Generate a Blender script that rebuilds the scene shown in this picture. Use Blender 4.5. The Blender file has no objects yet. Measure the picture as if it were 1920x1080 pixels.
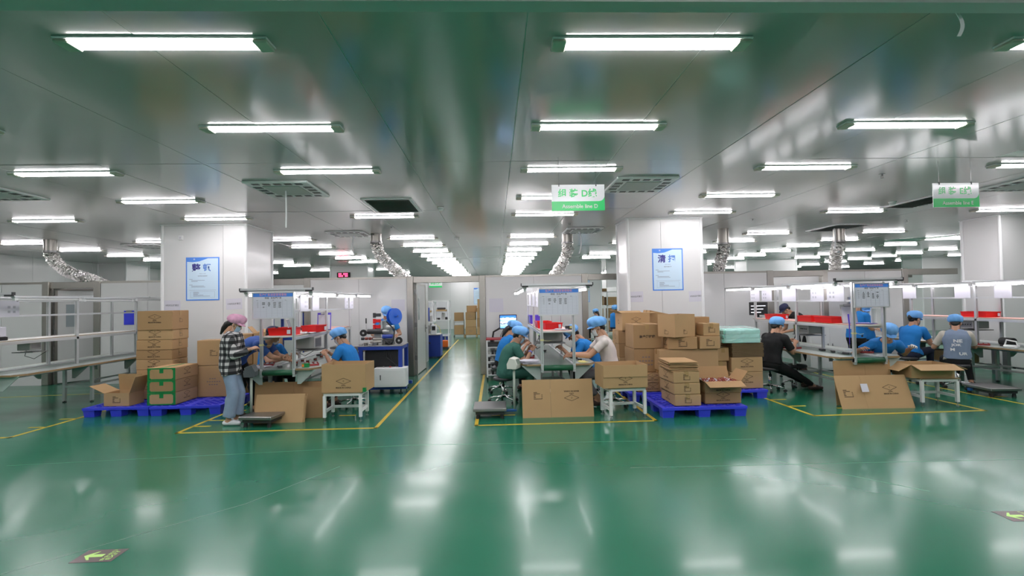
import bpy, bmesh, math, random
import numpy as np
from mathutils import Vector, Matrix, noise

# ------------------------------------------------------------------ camera, world, exposure
SC = bpy.context.scene
COL = SC.collection
FPX, VPX, VPY, ROLL, EYE = 940.0, 927.0, 565.0, 0.018, 1.65     # image taken as 1920 x 1080


def make_camera():
    y = Vector(((VPX - 960) / FPX, -(VPY - 540) / FPX, -1.0)).normalized()
    x = Vector((math.cos(ROLL), math.sin(ROLL), 0.0))
    x = (x - y * x.dot(y)).normalized()
    z = x.cross(y)
    cam = bpy.data.cameras.new('camera')
    cam.sensor_width = 36.0
    cam.lens = FPX / 1920.0 * 36.0
    cam.clip_start, cam.clip_end = 0.05, 200
    o = bpy.data.objects.new('camera', cam)
    COL.objects.link(o)
    o.matrix_world = Matrix.Translation((0, 0, EYE)) @ Matrix((x, y, z)).to_4x4()
    SC.camera = o


make_camera()
W = bpy.data.worlds.new('world')
SC.world = W
W.use_nodes = True
W.node_tree.nodes['Background'].inputs[0].default_value = (0.9, 0.95, 1.0, 1)
W.node_tree.nodes['Background'].inputs[1].default_value = 0.02
SC.view_settings.view_transform = 'Standard'
SC.view_settings.look = 'None'
SC.view_settings.gamma = 1.0
SC.view_settings.use_curve_mapping = False
SC.view_settings.exposure = 1.92
TUBE_POWER = 11.0          # ceiling tubes
BENCH_TUBE_POWER = 6.0     # small tubes over the benches
SC.cycles.max_bounces = 6
SC.cycles.diffuse_bounces = 3
SC.cycles.glossy_bounces = 3
SC.cycles.transmission_bounces = 2
SC.cycles.transparent_max_bounces = 6
SC.cycles.adaptive_threshold = 0.045
SC.cycles.caustics_reflective = False
SC.cycles.caustics_refractive = False
SC.cycles.sample_clamp_indirect = 6.0

R = math.radians
RND = random.Random(7)


# ------------------------------------------------------------------ materials
MATS = {}


def mat(name, col, rough=0.5, metal=0.0, emit=None, spec=0.5, coat=0.0, noise_amt=0.0, noise_scale=6.0, bump=0.0,
        bump_scale=40.0, alpha=1.0, trans=0.0, rough_var=0.0):
    if name in MATS:
        return MATS[name]
    m = bpy.data.materials.new(name)
    m.use_nodes = True
    nt = m.node_tree
    b = nt.nodes['Principled BSDF']
    c = (col[0], col[1], col[2], 1)
    b.inputs['Base Color'].default_value = c
    b.inputs['Roughness'].default_value = rough
    b.inputs['Metallic'].default_value = metal
    b.inputs['Specular IOR Level'].default_value = spec
    b.inputs['Coat Weight'].default_value = coat
    b.inputs['Coat Roughness'].default_value = 0.12
    b.inputs['Alpha'].default_value = alpha
    b.inputs['Transmission Weight'].default_value = trans
    if emit:
        b.inputs['Emission Color'].default_value = (emit[0], emit[1], emit[2], 1)
        b.inputs['Emission Strength'].default_value = emit[3]
    if noise_amt > 0 or rough_var > 0:
        tc = nt.nodes.new('ShaderNodeTexCoord')
        n = nt.nodes.new('ShaderNodeTexNoise')
        n.inputs['Scale'].default_value = noise_scale
        n.inputs['Detail'].default_value = 3.0
        nt.links.new(tc.outputs['Object'], n.inputs['Vector'])
        if noise_amt > 0:
            mix = nt.nodes.new('ShaderNodeMix')
            mix.data_type = 'RGBA'
            mix.inputs['A'].default_value = (col[0] * (1 - noise_amt), col[1] * (1 - noise_amt), col[2] * (1 - noise_amt), 1)
            mix.inputs['B'].default_value = (min(1, col[0] * (1 + noise_amt)), min(1, col[1] * (1 + noise_amt)), min(1, col[2] * (1 + noise_amt)), 1)
            nt.links.new(n.outputs['Fac'], mix.inputs['Factor'])
            nt.links.new(mix.outputs['Result'], b.inputs['Base Color'])
        if rough_var > 0:
            mr = nt.nodes.new('ShaderNodeMapRange')
            mr.inputs['To Min'].default_value = max(0.02, rough - rough_var)
            mr.inputs['To Max'].default_value = rough + rough_var
            nt.links.new(n.outputs['Fac'], mr.inputs['Value'])
            nt.links.new(mr.outputs['Result'], b.inputs['Roughness'])
    if bump > 0:
        tc = nt.nodes.new('ShaderNodeTexCoord')
        n = nt.nodes.new('ShaderNodeTexNoise')
        n.inputs['Scale'].default_value = bump_scale
        n.inputs['Detail'].default_value = 2.0
        bp = nt.nodes.new('ShaderNodeBump')
        bp.inputs['Strength'].default_value = bump
        bp.inputs['Distance'].default_value = 0.02
        nt.links.new(tc.outputs['Object'], n.inputs['Vector'])
        nt.links.new(n.outputs['Fac'], bp.inputs['Height'])
        nt.links.new(bp.outputs['Normal'], b.inputs['Normal'])
    MATS[name] = m
    return m


def floor_material():
    m = mat('floor_epoxy', (0.02, 0.155, 0.085), rough=0.2)
    nt = m.node_tree
    b = nt.nodes['Principled BSDF']
    tc = nt.nodes.new('ShaderNodeTexCoord')
    n1 = nt.nodes.new('ShaderNodeTexNoise')
    n1.inputs['Scale'].default_value = 0.45
    n1.inputs['Detail'].default_value = 6
    nt.links.new(tc.outputs['Object'], n1.inputs['Vector'])
    mix = nt.nodes.new('ShaderNodeMix')
    mix.data_type = 'RGBA'
    mix.inputs['A'].default_value = (0.010, 0.135, 0.07, 1)
    mix.inputs['B'].default_value = (0.022, 0.17, 0.1, 1)
    nt.links.new(n1.outputs['Fac'], mix.inputs['Factor'])
    nt.links.new(mix.outputs['Result'], b.inputs['Base Color'])
    # worn, scuffed gloss
    mp = nt.nodes.new('ShaderNodeMapping')
    mp.inputs['Scale'].default_value = (0.5, 1.6, 1.0)
    n2 = nt.nodes.new('ShaderNodeTexNoise')
    n2.inputs['Scale'].default_value = 1.3
    n2.inputs['Detail'].default_value = 2
    nt.links.new(tc.outputs['Object'], mp.inputs['Vector'])
    nt.links.new(mp.outputs['Vector'], n2.inputs['Vector'])
    mr = nt.nodes.new('ShaderNodeMapRange')
    mr.inputs['To Min'].default_value = 0.14
    mr.inputs['To Max'].default_value = 0.29
    nt.links.new(n2.outputs['Fac'], mr.inputs['Value'])
    nt.links.new(mr.outputs['Result'], b.inputs['Roughness'])
    # slight trowel waviness
    n3 = nt.nodes.new('ShaderNodeTexNoise')
    n3.inputs['Scale'].default_value = 0.9
    n3.inputs['Detail'].default_value = 0
    nt.links.new(tc.outputs['Object'], n3.inputs['Vector'])
    bp = nt.nodes.new('ShaderNodeBump')
    bp.inputs['Strength'].default_value = 0.05
    bp.inputs['Distance'].default_value = 0.02
    nt.links.new(n3.outputs['Fac'], bp.inputs['Height'])
    nt.links.new(bp.outputs['Normal'], b.inputs['Normal'])
    b.inputs['Specular IOR Level'].default_value = 0.42
    b.inputs['Coat Weight'].default_value = 0.1
    b.inputs['Coat Roughness'].default_value = 0.08
    return m


def plaid_material():
    m = mat('plaid_cloth', (0.4, 0.4, 0.4), rough=0.9)
    nt = m.node_tree
    b = nt.nodes['Principled BSDF']
    tc = nt.nodes.new('ShaderNodeTexCoord')
    sep = nt.nodes.new('ShaderNodeSeparateXYZ')
    nt.links.new(tc.outputs['Object'], sep.inputs[0])

    def stripes(sock, period, off):
        a = nt.nodes.new('ShaderNodeMath'); a.operation = 'MULTIPLY_ADD'
        nt.links.new(sock, a.inputs[0]); a.inputs[1].default_value = 1.0 / period; a.inputs[2].default_value = off
        f = nt.nodes.new('ShaderNodeMath'); f.operation = 'FRACT'
        nt.links.new(a.outputs[0], f.inputs[0])
        g = nt.nodes.new('ShaderNodeMath'); g.operation = 'GREATER_THAN'
        nt.links.new(f.outputs[0], g.inputs[0]); g.inputs[1].default_value = 0.5
        return g.outputs[0]
    sx = nt.nodes.new('ShaderNodeMath'); sx.operation = 'ADD'
    nt.links.new(sep.outputs['X'], sx.inputs[0]); nt.links.new(sep.outputs['Y'], sx.inputs[1])
    a1 = stripes(sx.outputs[0], 0.085, 0.0)
    a2 = stripes(sep.outputs['Z'], 0.085, 0.2)
    ad = nt.nodes.new('ShaderNodeMath'); ad.operation = 'ADD'
    nt.links.new(a1, ad.inputs[0]); nt.links.new(a2, ad.inputs[1])
    ramp = nt.nodes.new('ShaderNodeValToRGB')
    ramp.color_ramp.interpolation = 'CONSTANT'
    ramp.color_ramp.elements[0].color = (0.62, 0.6, 0.6, 1)
    ramp.color_ramp.elements[1].position = 0.75
    ramp.color_ramp.elements[1].color = (0.012, 0.012, 0.014, 1)
    e = ramp.color_ramp.elements.new(0.25)
    e.color = (0.09, 0.09, 0.095, 1)
    dv = nt.nodes.new('ShaderNodeMath'); dv.operation = 'MULTIPLY'
    nt.links.new(ad.outputs[0], dv.inputs[0]); dv.inputs[1].default_value = 0.5
    nt.links.new(dv.outputs[0], ramp.inputs['Fac'])
    nt.links.new(ramp.outputs['Color'], b.inputs['Base Color'])
    return m


def screen_material():
    m = mat('screen_picture', (0.1, 0.2, 0.5), rough=0.2)
    nt = m.node_tree
    b = nt.nodes['Principled BSDF']
    tc = nt.nodes.new('ShaderNodeTexCoord')
    sep = nt.nodes.new('ShaderNodeSeparateXYZ')
    nt.links.new(tc.outputs['Generated'], sep.inputs[0])
    n = nt.nodes.new('ShaderNodeTexNoise')
    n.inputs['Scale'].default_value = 4.0
    nt.links.new(tc.outputs['Generated'], n.inputs['Vector'])
    ma = nt.nodes.new('ShaderNodeMath'); ma.operation = 'MULTIPLY_ADD'
    nt.links.new(n.outputs['Fac'], ma.inputs[0]); ma.inputs[1].default_value = 0.35
    nt.links.new(sep.outputs['Z'], ma.inputs[2])
    rp = nt.nodes.new('ShaderNodeValToRGB')
    el = rp.color_ramp.elements
    el[0].position = 0.15; el[0].color = (0.05, 0.2, 0.55, 1)
    el[1].position = 1.15; el[1].color = (0.03, 0.12, 0.5, 1)
    for p, c in ((0.45, (0.25, 0.4, 0.7, 1)), (0.52, (0.05, 0.06, 0.09, 1)), (0.58, (0.65, 0.7, 0.8, 1)), (0.8, (0.1, 0.25, 0.65, 1)), (0.95, (0.7, 0.75, 0.85, 1))):
        e = el.new(p); e.color = c
    nt.links.new(ma.outputs[0], rp.inputs['Fac'])
    nt.links.new(rp.outputs['Color'], b.inputs['Base Color'])
    nt.links.new(rp.outputs['Color'], b.inputs['Emission Color'])
    b.inputs['Emission Strength'].default_value = 0.8
    return m


FLOOR = floor_material()
CEIL = mat('ceiling_paint', (0.47, 0.46, 0.45), rough=0.14, spec=0.85)
CEIL_GAP = mat('ceiling_joint', (0.7, 0.72, 0.7), rough=0.5)
CEIL_TRIM = mat('ceiling_trim', (0.55, 0.57, 0.56), rough=0.35)
WALLP = mat('wall_paint', (0.68, 0.68, 0.675), rough=0.3, coat=0.2)
WALLGAP = mat('wall_joint', (0.42, 0.42, 0.42), rough=0.6)
STEEL = mat('brushed_steel', (0.43, 0.41, 0.375), rough=0.33, metal=1.0, noise_amt=0.06, noise_scale=9)
STEEL_D = mat('dull_steel', (0.33, 0.33, 0.33), rough=0.38, metal=0.9)
CHROME = mat('chrome', (0.7, 0.7, 0.7), rough=0.12, metal=1.0)
ALU = mat('aluminium', (0.68, 0.69, 0.7), rough=0.38, metal=0.65)
FOIL = mat('duct_foil', (0.85, 0.84, 0.82), rough=0.16, metal=1.0, bump=0.9, bump_scale=26)
WHITE = mat('white_paint', (0.78, 0.79, 0.79), rough=0.4)
CREAM = mat('cream_plastic', (0.62, 0.59, 0.5), rough=0.5)
TUBE = mat('lit_tube', (1, 1, 1), rough=0.4, emit=(1.0, 0.955, 0.985, TUBE_POWER))
BTUBE = mat('lit_bench_tube', (1, 1, 1), rough=0.4, emit=(1.0, 0.95, 0.99, BENCH_TUBE_POWER))
GREYP = mat('grey_plastic', (0.4, 0.4, 0.39), rough=0.5)
DARKP = mat('dark_plastic', (0.035, 0.035, 0.038), rough=0.45)
BLACK = mat('black_rubber', (0.012, 0.012, 0.013), rough=0.6)
CARD = [mat('cardboard_a', (0.43, 0.265, 0.125), rough=0.8, noise_amt=0.06, noise_scale=4),
        mat('cardboard_b', (0.46, 0.295, 0.145), rough=0.8, noise_amt=0.06, noise_scale=4),
        mat('cardboard_c', (0.37, 0.225, 0.105), rough=0.8, noise_amt=0.06, noise_scale=4)]
CARD_IN = mat('cardboard_inside', (0.30, 0.18, 0.085), rough=0.85)
CARD_D = mat('cardboard_dark', (0.17, 0.11, 0.055), rough=0.85, noise_amt=0.1, noise_scale=4)
TAPE = mat('packing_tape', (0.42, 0.27, 0.12), rough=0.22, coat=0.5)
GTAPE = mat('green_tape', (0.012, 0.23, 0.06), rough=0.3)
INK = mat('print_ink', (0.05, 0.03, 0.018), rough=0.8)
INKB = mat('black_ink', (0.02, 0.02, 0.025), rough=0.7)
BLUEP = mat('pallet_blue', (0.045, 0.06, 0.75), rough=0.38)
RED = mat('red_plastic', (0.75, 0.012, 0.012), rough=0.35)
YEL = mat('yellow_marking', (0.62, 0.43, 0.03), rough=0.35, noise_amt=0.15, noise_scale=3)
PAPER = mat('paper', (0.62, 0.61, 0.68), rough=0.7)
NOTE = mat('yellow_paper', (0.85, 0.78, 0.3), rough=0.7)
BLUEPRT = mat('poster_blue', (0.07, 0.25, 0.78), rough=0.3)
POSTER = mat('poster_paper', (0.60, 0.76, 0.9), rough=0.25)
NAVYINK = mat('navy_ink', (0.035, 0.03, 0.25), rough=0.5)
GREENPRT = mat('sign_green', (0.03, 0.62, 0.16), rough=0.25)
BELT = mat('belt_green', (0.16, 0.22, 0.19), rough=0.3)
ROLLG = mat('roller_green', (0.01, 0.10, 0.045), rough=0.4)
BOARD = mat('bench_laminate', (0.42, 0.47, 0.44), rough=0.3)
BOARDW = mat('shelf_laminate', (0.70, 0.68, 0.64), rough=0.4)
PINKMAT = mat('shelf_mat', (0.75, 0.42, 0.38), rough=0.5)
EDGE = mat('board_edge', (0.30, 0.2, 0.1), rough=0.6)
MBLUE = mat('machine_blue', (0.02, 0.055, 0.36), rough=0.4)
TURQ = mat('turquoise_foam', (0.30, 0.72, 0.64), rough=0.7)
FILM = mat('plastic_film', (0.8, 0.88, 0.87), rough=0.15, alpha=0.3)
CLEAR = mat('clear_sleeve', (0.85, 0.85, 0.9), rough=0.15, alpha=0.35)
REDLED = mat('red_led', (0.9, 0.02, 0.05), rough=0.4, emit=(1.0, 0.03, 0.08, 2.5))
GLED = mat('green_led', (0.3, 0.9, 0.1), rough=0.4, emit=(0.4, 1.0, 0.1, 2.0))
SCREEN = screen_material()
SKIN = mat('skin', (0.50, 0.27, 0.17), rough=0.5)
HAIR = mat('black_hair', (0.012, 0.01, 0.009), rough=0.45)
CAPB = mat('cap_blue', (0.17, 0.42, 0.83), rough=0.8)
CAPP = mat('cap_pink', (0.70, 0.36, 0.52), rough=0.8, noise_amt=0.3, noise_scale=22)
CAPN = mat('cap_navy', (0.02, 0.025, 0.07), rough=0.8)
MASKM = mat('face_mask', (0.36, 0.52, 0.68), rough=0.8)
MASKW = mat('white_mask', (0.62, 0.63, 0.66), rough=0.8)
POLO = mat('blue_polo', (0.012, 0.20, 0.58), rough=0.85)
POLOD = mat('denim_tee', (0.035, 0.09, 0.32), rough=0.85)
SCRUB = mat('green_scrub', (0.035, 0.14, 0.11), rough=0.85)
WHITET = mat('white_tee', (0.70, 0.63, 0.60), rough=0.85)
BLACKT = mat('black_cloth', (0.008, 0.008, 0.009), rough=0.9)
NAVYC = mat('navy_cloth', (0.012, 0.018, 0.045), rough=0.9)
GREYC = mat('grey_cloth', (0.12, 0.12, 0.13), rough=0.9)
JEANS = mat('light_jeans', (0.24, 0.32, 0.44), rough=0.9, noise_amt=0.12, noise_scale=14)
DENIM = mat('vest_denim', (0.21, 0.27, 0.38), rough=0.9, noise_amt=0.1, noise_scale=20)
CREAMC = mat('cream_cloth', (0.6, 0.55, 0.48), rough=0.9)
SHOEW = mat('white_shoe', (0.7, 0.72, 0.75), rough=0.6)
SHOEB = mat('brown_shoe', (0.06, 0.03, 0.025), rough=0.6)
GLOVE = mat('white_glove', (0.6, 0.6, 0.58), rough=0.9)
PLAID = plaid_material()
LILAC = mat('lilac_band', (0.3, 0.28, 0.7), rough=0.6)
STICKER = mat('sticker_brown', (0.10, 0.07, 0.07), rough=0.3)
LIME = mat('sticker_lime', (0.48, 0.78, 0.2), rough=0.4)
PURPLE = mat('purple_plastic', (0.08, 0.04, 0.5), rough=0.4)
COPPER = mat('copper_coil', (0.3, 0.06, 0.04), rough=0.4)
WOODP = mat('pallet_wood', (0.36, 0.24, 0.12), rough=0.8)


# ------------------------------------------------------------------ mesh helpers
class MB:
    """collects shapes, then build() links them as one mesh object"""

    def __init__(s):
        s.v, s.f, s.m = [], [], []

    def add(s, vs, fs, mi=0, M=None):
        o = len(s.v)
        if M is not None:
            vs = [M @ Vector(v) for v in vs]
        s.v += [tuple(v) for v in vs]
        s.f += [tuple(i + o for i in f) for f in fs]
        s.m += [mi] * len(fs)
        return s

    def bx(s, x0, x1, y0, y1, z0, z1, mi=0, M=None):
        vs = [(x0, y0, z0), (x1, y0, z0), (x1, y1, z0), (x0, y1, z0), (x0, y0, z1), (x1, y0, z1), (x1, y1, z1), (x0, y1, z1)]
        return s.add(vs, [(0, 3, 2, 1), (4, 5, 6, 7), (0, 1, 5, 4), (1, 2, 6, 5), (2, 3, 7, 6), (3, 0, 4, 7)], mi, M)

    def box(s, c, size, rot=(0, 0, 0), mi=0):
        M = Matrix.Translation(c) @ (Matrix.Rotation(rot[2], 4, 'Z') @ Matrix.Rotation(rot[1], 4, 'Y') @ Matrix.Rotation(rot[0], 4, 'X'))
        a, b, c2 = size[0] / 2, size[1] / 2, size[2] / 2
        return s.bx(-a, a, -b, b, -c2, c2, mi, M)

    def bevbox(s, x0, x1, y0, y1, z0, z1, e=0.01, mi=0, M=None):
        """box with chamfered edges"""
        bm = bmesh.new()
        bmesh.ops.create_cube(bm, size=1.0)
        for v in bm.verts:
            v.co = Vector(((x0 + x1) / 2 + v.co.x * (x1 - x0), (y0 + y1) / 2 + v.co.y * (y1 - y0), (z0 + z1) / 2 + v.co.z * (z1 - z0)))
        bmesh.ops.bevel(bm, geom=list(bm.edges), offset=e, segments=1, affect='EDGES')
        bm.verts.index_update()
        vs = [v.co.copy() for v in bm.verts]
        fs = [[v.index for v in f.verts] for f in bm.faces]
        bm.free()
        return s.add(vs, fs, mi, M)

    def rings(s, rings, mi=0, cap=True):
        """rings: lists of points of equal length, skinned in order"""
        n = len(rings[0])
        vs = [p for r in rings for p in r]
        fs = []
        for i in range(len(rings) - 1):
            for j in range(n):
                k = (j + 1) % n
                fs.append((i * n + j, i * n + k, (i + 1) * n + k, (i + 1) * n + j))
        if cap:
            fs.append(tuple(range(n - 1, -1, -1)))
            fs.append(tuple((len(rings) - 1) * n + j for j in range(n)))
        return s.add(vs, fs, mi)

    def cyl(s, p, q, r, r2=None, n=12, mi=0):
        p, q = Vector(p), Vector(q)
        r2 = r if r2 is None else r2
        d = (q - p).normalized()
        a = d.orthogonal().normalized()
        b = d.cross(a)
        def ring(c, rr):
            return [c + (a * math.cos(2 * math.pi * j / n) + b * math.sin(2 * math.pi * j / n)) * rr for j in range(n)]
        return s.rings([ring(p, r), ring(q, r2)], mi)

    def bar(s, p, q, w, h=None, mi=0, up=(0, 0, 1)):
        """square bar from p to q"""
        p, q = Vector(p), Vector(q)
        h = w if h is None else h
        d = (q - p).normalized()
        u = Vector(up)
        if abs(d.dot(u)) > 0.95:
            u = Vector((0, 1, 0))
        x = d.cross(u).normalized()
        u = x.cross(d)
        rr = []
        for c in (p, q):
            rr.append([c + x * sx * w / 2 + u * su * h / 2 for sx, su in ((-1, -1), (1, -1), (1, 1), (-1, 1))])
        return s.rings(rr, mi)

    def tube(s, pts, r, n=8, mi=0, radii=None):
        pts = [Vector(p) for p in pts]
        rr = []
        a = None
        for i, p in enumerate(pts):
            d = (pts[min(i + 1, len(pts) - 1)] - pts[max(i - 1, 0)]).normalized()
            if a is None:
                a = d.orthogonal().normalized()
            a = (a - d * a.dot(d)).normalized()
            b = d.cross(a)
            q = radii[i] if radii else r
            rr.append([p + (a * math.cos(2 * math.pi * j / n) + b * math.sin(2 * math.pi * j / n)) * q for j in range(n)])
        return s.rings(rr, mi)

    def caps(s, p, q, ra, rb, n=10, mi=0):
        """tapered capsule"""
        p, q = Vector(p), Vector(q)
        d = (q - p)
        L = d.length
        d = d / L if L > 1e-6 else Vector((0, 0, 1))
        pts, rad = [], []
        for t in (-0.98, -0.8, -0.45):
            pts.append(p + d * ra * t); rad.append(ra * math.sqrt(1 - t * t))
        pts += [p, q]; rad += [ra, rb]
        for t in (0.45, 0.8, 0.98):
            pts.append(q + d * rb * t); rad.append(rb * math.sqrt(1 - t * t))
        a = d.orthogonal().normalized()
        b = d.cross(a)
        rr = [[c + (a * math.cos(2 * math.pi * j / n) + b * math.sin(2 * math.pi * j / n)) * r for j in range(n)] for c, r in zip(pts, rad)]
        return s.rings(rr, mi)

    def ell(s, c, r, n=14, m=9, mi=0, M=None):
        c = Vector(c)
        rr = []
        for i in range(m):
            t = math.pi * (i + 0.5) / m - math.pi / 2
            rr.append([Vector((c.x + r[0] * math.cos(t) * math.cos(2 * math.pi * j / n), c.y + r[1] * math.cos(t) * math.sin(2 * math.pi * j / n), c.z + r[2] * math.sin(t))) for j in range(n)])
        if M is not None:
            rr = [[M @ p for p in q] for q in rr]
        return s.rings(rr, mi)

    def lathe(s, prof, n=16, mi=0, c=(0, 0, 0)):
        """prof: (radius, z)"""
        rr = [[(c[0] + r * math.cos(2 * math.pi * j / n), c[1] + r * math.sin(2 * math.pi * j / n), c[2] + z) for j in range(n)] for r, z in prof]
        return s.rings(rr, mi)

    def prism(s, poly, d, M, mi=0):
        """poly in local xy, pushed d along local z"""
        n = len(poly)
        vs = [(x, y, 0) for x, y in poly] + [(x, y, d) for x, y in poly]
        fs = [tuple(range(n - 1, -1, -1)), tuple(range(n, 2 * n))] + [(i, (i + 1) % n, n + (i + 1) % n, n + i) for i in range(n)]
        return s.add(vs, fs, mi, M)

    def text(s, string, M, height=None, width=None, bold=0.0, mi=0):
        vs, fs, w, h = text_mesh(string, bold)
        k = (height / h) if height else width / w
        if height and width and w * k > width:
            k = width / w
        return s.add([(x * k, y * k, 0) for x, y in vs], fs, mi, M)

    def build(s, name, mats, parent=None, smooth=False, loc=None, rot=None):
        me = bpy.data.meshes.new(name)
        me.from_pydata(s.v, [], s.f)
        if not isinstance(mats, (list, tuple)):
            mats = [mats]
        for m in mats:
            me.materials.append(m)
        if len(mats) > 1:
            me.polygons.foreach_set('material_index', s.m)
        if smooth:
            me.polygons.foreach_set('use_smooth', [True] * len(me.polygons))
        me.update()
        return link(name, me, parent, loc, rot)


def link(name, me, parent=None, loc=None, rot=None):
    o = bpy.data.objects.new(name, me)
    COL.objects.link(o)
    if parent is not None:
        o.parent = parent
    if loc is not None:
        o.location = loc
    if rot is not None:
        o.rotation_euler = rot
    return o


def smooth_by_angle(o, deg=40):
    me = o.data
    me.polygons.foreach_set('use_smooth', [True] * len(me.polygons))
    me.set_sharp_from_angle(angle=R(deg))
    return o


def tag(o, label, cat, group=None, kind=None):
    o['label'] = label
    o['category'] = cat
    if group:
        o['group'] = group
    if kind:
        o['kind'] = kind
    return o


def thing(name, label, cat, loc=(0, 0, 0), rz=0.0, group=None):
    o = bpy.data.objects.new(name, None)
    COL.objects.link(o)
    o.location = loc
    o.rotation_euler = (0, 0, rz)
    o.empty_display_size = 0.1
    return tag(o, label, cat, group)


def structure(o, label=None):
    o['kind'] = 'structure'
    if label:
        o['label'] = label
    return o


def copy_tree(o, parent=None):
    c = o.copy()
    COL.objects.link(c)
    c.parent = parent
    for ch in list(o.children):
        copy_tree(ch, c)
    return c


TEXTS = {}


def text_mesh(string, bold=0.0):
    key = (string, bold)
    if key in TEXTS:
        return TEXTS[key]
    c = bpy.data.curves.new('lettering', 'FONT')
    c.body = string
    c.resolution_u = 3
    c.offset = bold
    o = bpy.data.objects.new('lettering', c)
    COL.objects.link(o)
    dg = bpy.context.evaluated_depsgraph_get()
    me = bpy.data.meshes.new_from_object(o.evaluated_get(dg))
    vs = [(v.co.x, v.co.y) for v in me.vertices]
    fs = [tuple(p.vertices) for p in me.polygons]
    x0, x1 = min(v[0] for v in vs), max(v[0] for v in vs)
    y0, y1 = min(v[1] for v in vs), max(v[1] for v in vs)
    vs = [(x - (x0 + x1) / 2, y - (y0 + y1) / 2) for x, y in vs]
    COL.objects.unlink(o)
    bpy.data.objects.remove(o)
    bpy.data.curves.remove(c)
    bpy.data.meshes.remove(me)
    TEXTS[key] = (vs, fs, x1 - x0, y1 - y0)
    return TEXTS[key]


def T(x, y, z, rx=0, ry=0, rz=0):
    return Matrix.Translation((x, y, z)) @ Matrix.Rotation(rz, 4, 'Z') @ Matrix.Rotation(ry, 4, 'Y') @ Matrix.Rotation(rx, 4, 'X')


def FRONT(x, y, z):       # local xy plane facing -Y (towards the camera side)
    return T(x, y, z, rx=R(90))


for _s, _b in (('组 装', .03), ('D线', .03), ('E线', .03), ('Assemble line D', .012), ('Assemble line E', .012), ('整', .03), ('顿', .03), ('清', .03), ('扫', .03),
               ('MADE IN CHINA', .03), ('CNO.', .03), ('豪步周转箱', .03), ('安全出口', .02), ('EXIT', .015)):
    text_mesh(_s, _b)
# ------------------------------------------------------------------ the building
XL, XR, YB, YF, ZC = -14.3, 24.0, 31.0, -6.0, 3.265

fl = structure(MB().bx(XL, XR, YF, YB, -0.1, 0).build('floor', FLOOR), 'glossy green epoxy floor')


def marking(pts, w=0.05):
    """painted line along pts, a strip for each leg"""
    b = MB()
    for (x0, y0), (x1, y1) in zip(pts, pts[1:]):
        d = Vector((x1 - x0, y1 - y0, 0)).normalized() * w / 2
        n = Vector((-d.y, d.x, 0))
        a, c = Vector((x0, y0, 0)) - d, Vector((x1, y1, 0)) + d
        b.add([(p.x, p.y, z) for z in (0.0, 0.002) for p in (a - n, c - n, c + n, a + n)], [(0, 3, 2, 1), (4, 5, 6, 7), (0, 1, 5, 4), (1, 2, 6, 5), (2, 3, 7, 6), (3, 0, 4, 7)])
    o = b.build('floor_marking', YEL, fl)
    return o


marking([(-1.60, 22.0), (-1.60, 6.75), (-4.18, 6.76), (-4.18, 11.0)])
marking([(-0.24, 22.0), (-0.27, 6.74), (2.15, 6.74), (2.15, 11.0)])
marking([(4.36, 11.0), (4.36, 6.78), (6.83, 6.82), (6.83, 11.0)])
marking([(-8.9, 6.76), (-6.3, 6.76), (-6.3, 11.0)])
marking([(7.75, 11.0), (7.75, 6.8), (11.0, 6.85)])
marking([(-14.0, 9.35), (-6.8, 10.15)], 0.03)
for x, y, dx in ((-4.18, 7.1, 0.22), (-4.18, 7.45, 0.22), (-4.18, 8.1, 0.22), (-0.05, 7.3, 0.3), (4.36, 7.4, 0.25), (4.36, 7.9, 0.25), (5.0, 7.2, 0.2), (-6.3, 7.3, -0.22), (-6.3, 7.8, -0.22),
                 (-2.3, 7.55, 0.2), (2.0, 8.3, 0.3), (7.75, 7.7, 0.3), (-1.6, 17.0, -0.5), (-1.6, 19.5, -0.5)):
    marking([(x, y), (x + dx, y)], 0.045)
# hairline joint and scratches in the coating
SCR = mat('floor_scratch', (0.16, 0.3, 0.22), rough=0.3)
for pts in ([(-5.2, 5.55), (-1.0, 5.9), (3.0, 5.75)], [(-3.2, 3.2), (-2.1, 4.3), (-1.6, 5.2)], [(1.3, 4.9), (5.5, 4.8)], [(2.6, 5.2), (3.6, 4.1)]):
    b = MB()
    for (x0, y0), (x1, y1) in zip(pts, pts[1:]):
        b.bar((x0, y0, 0.0), (x1, y1, 0.0), 0.006, 0.002)
    b.build('floor_joint', SCR, fl)

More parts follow.
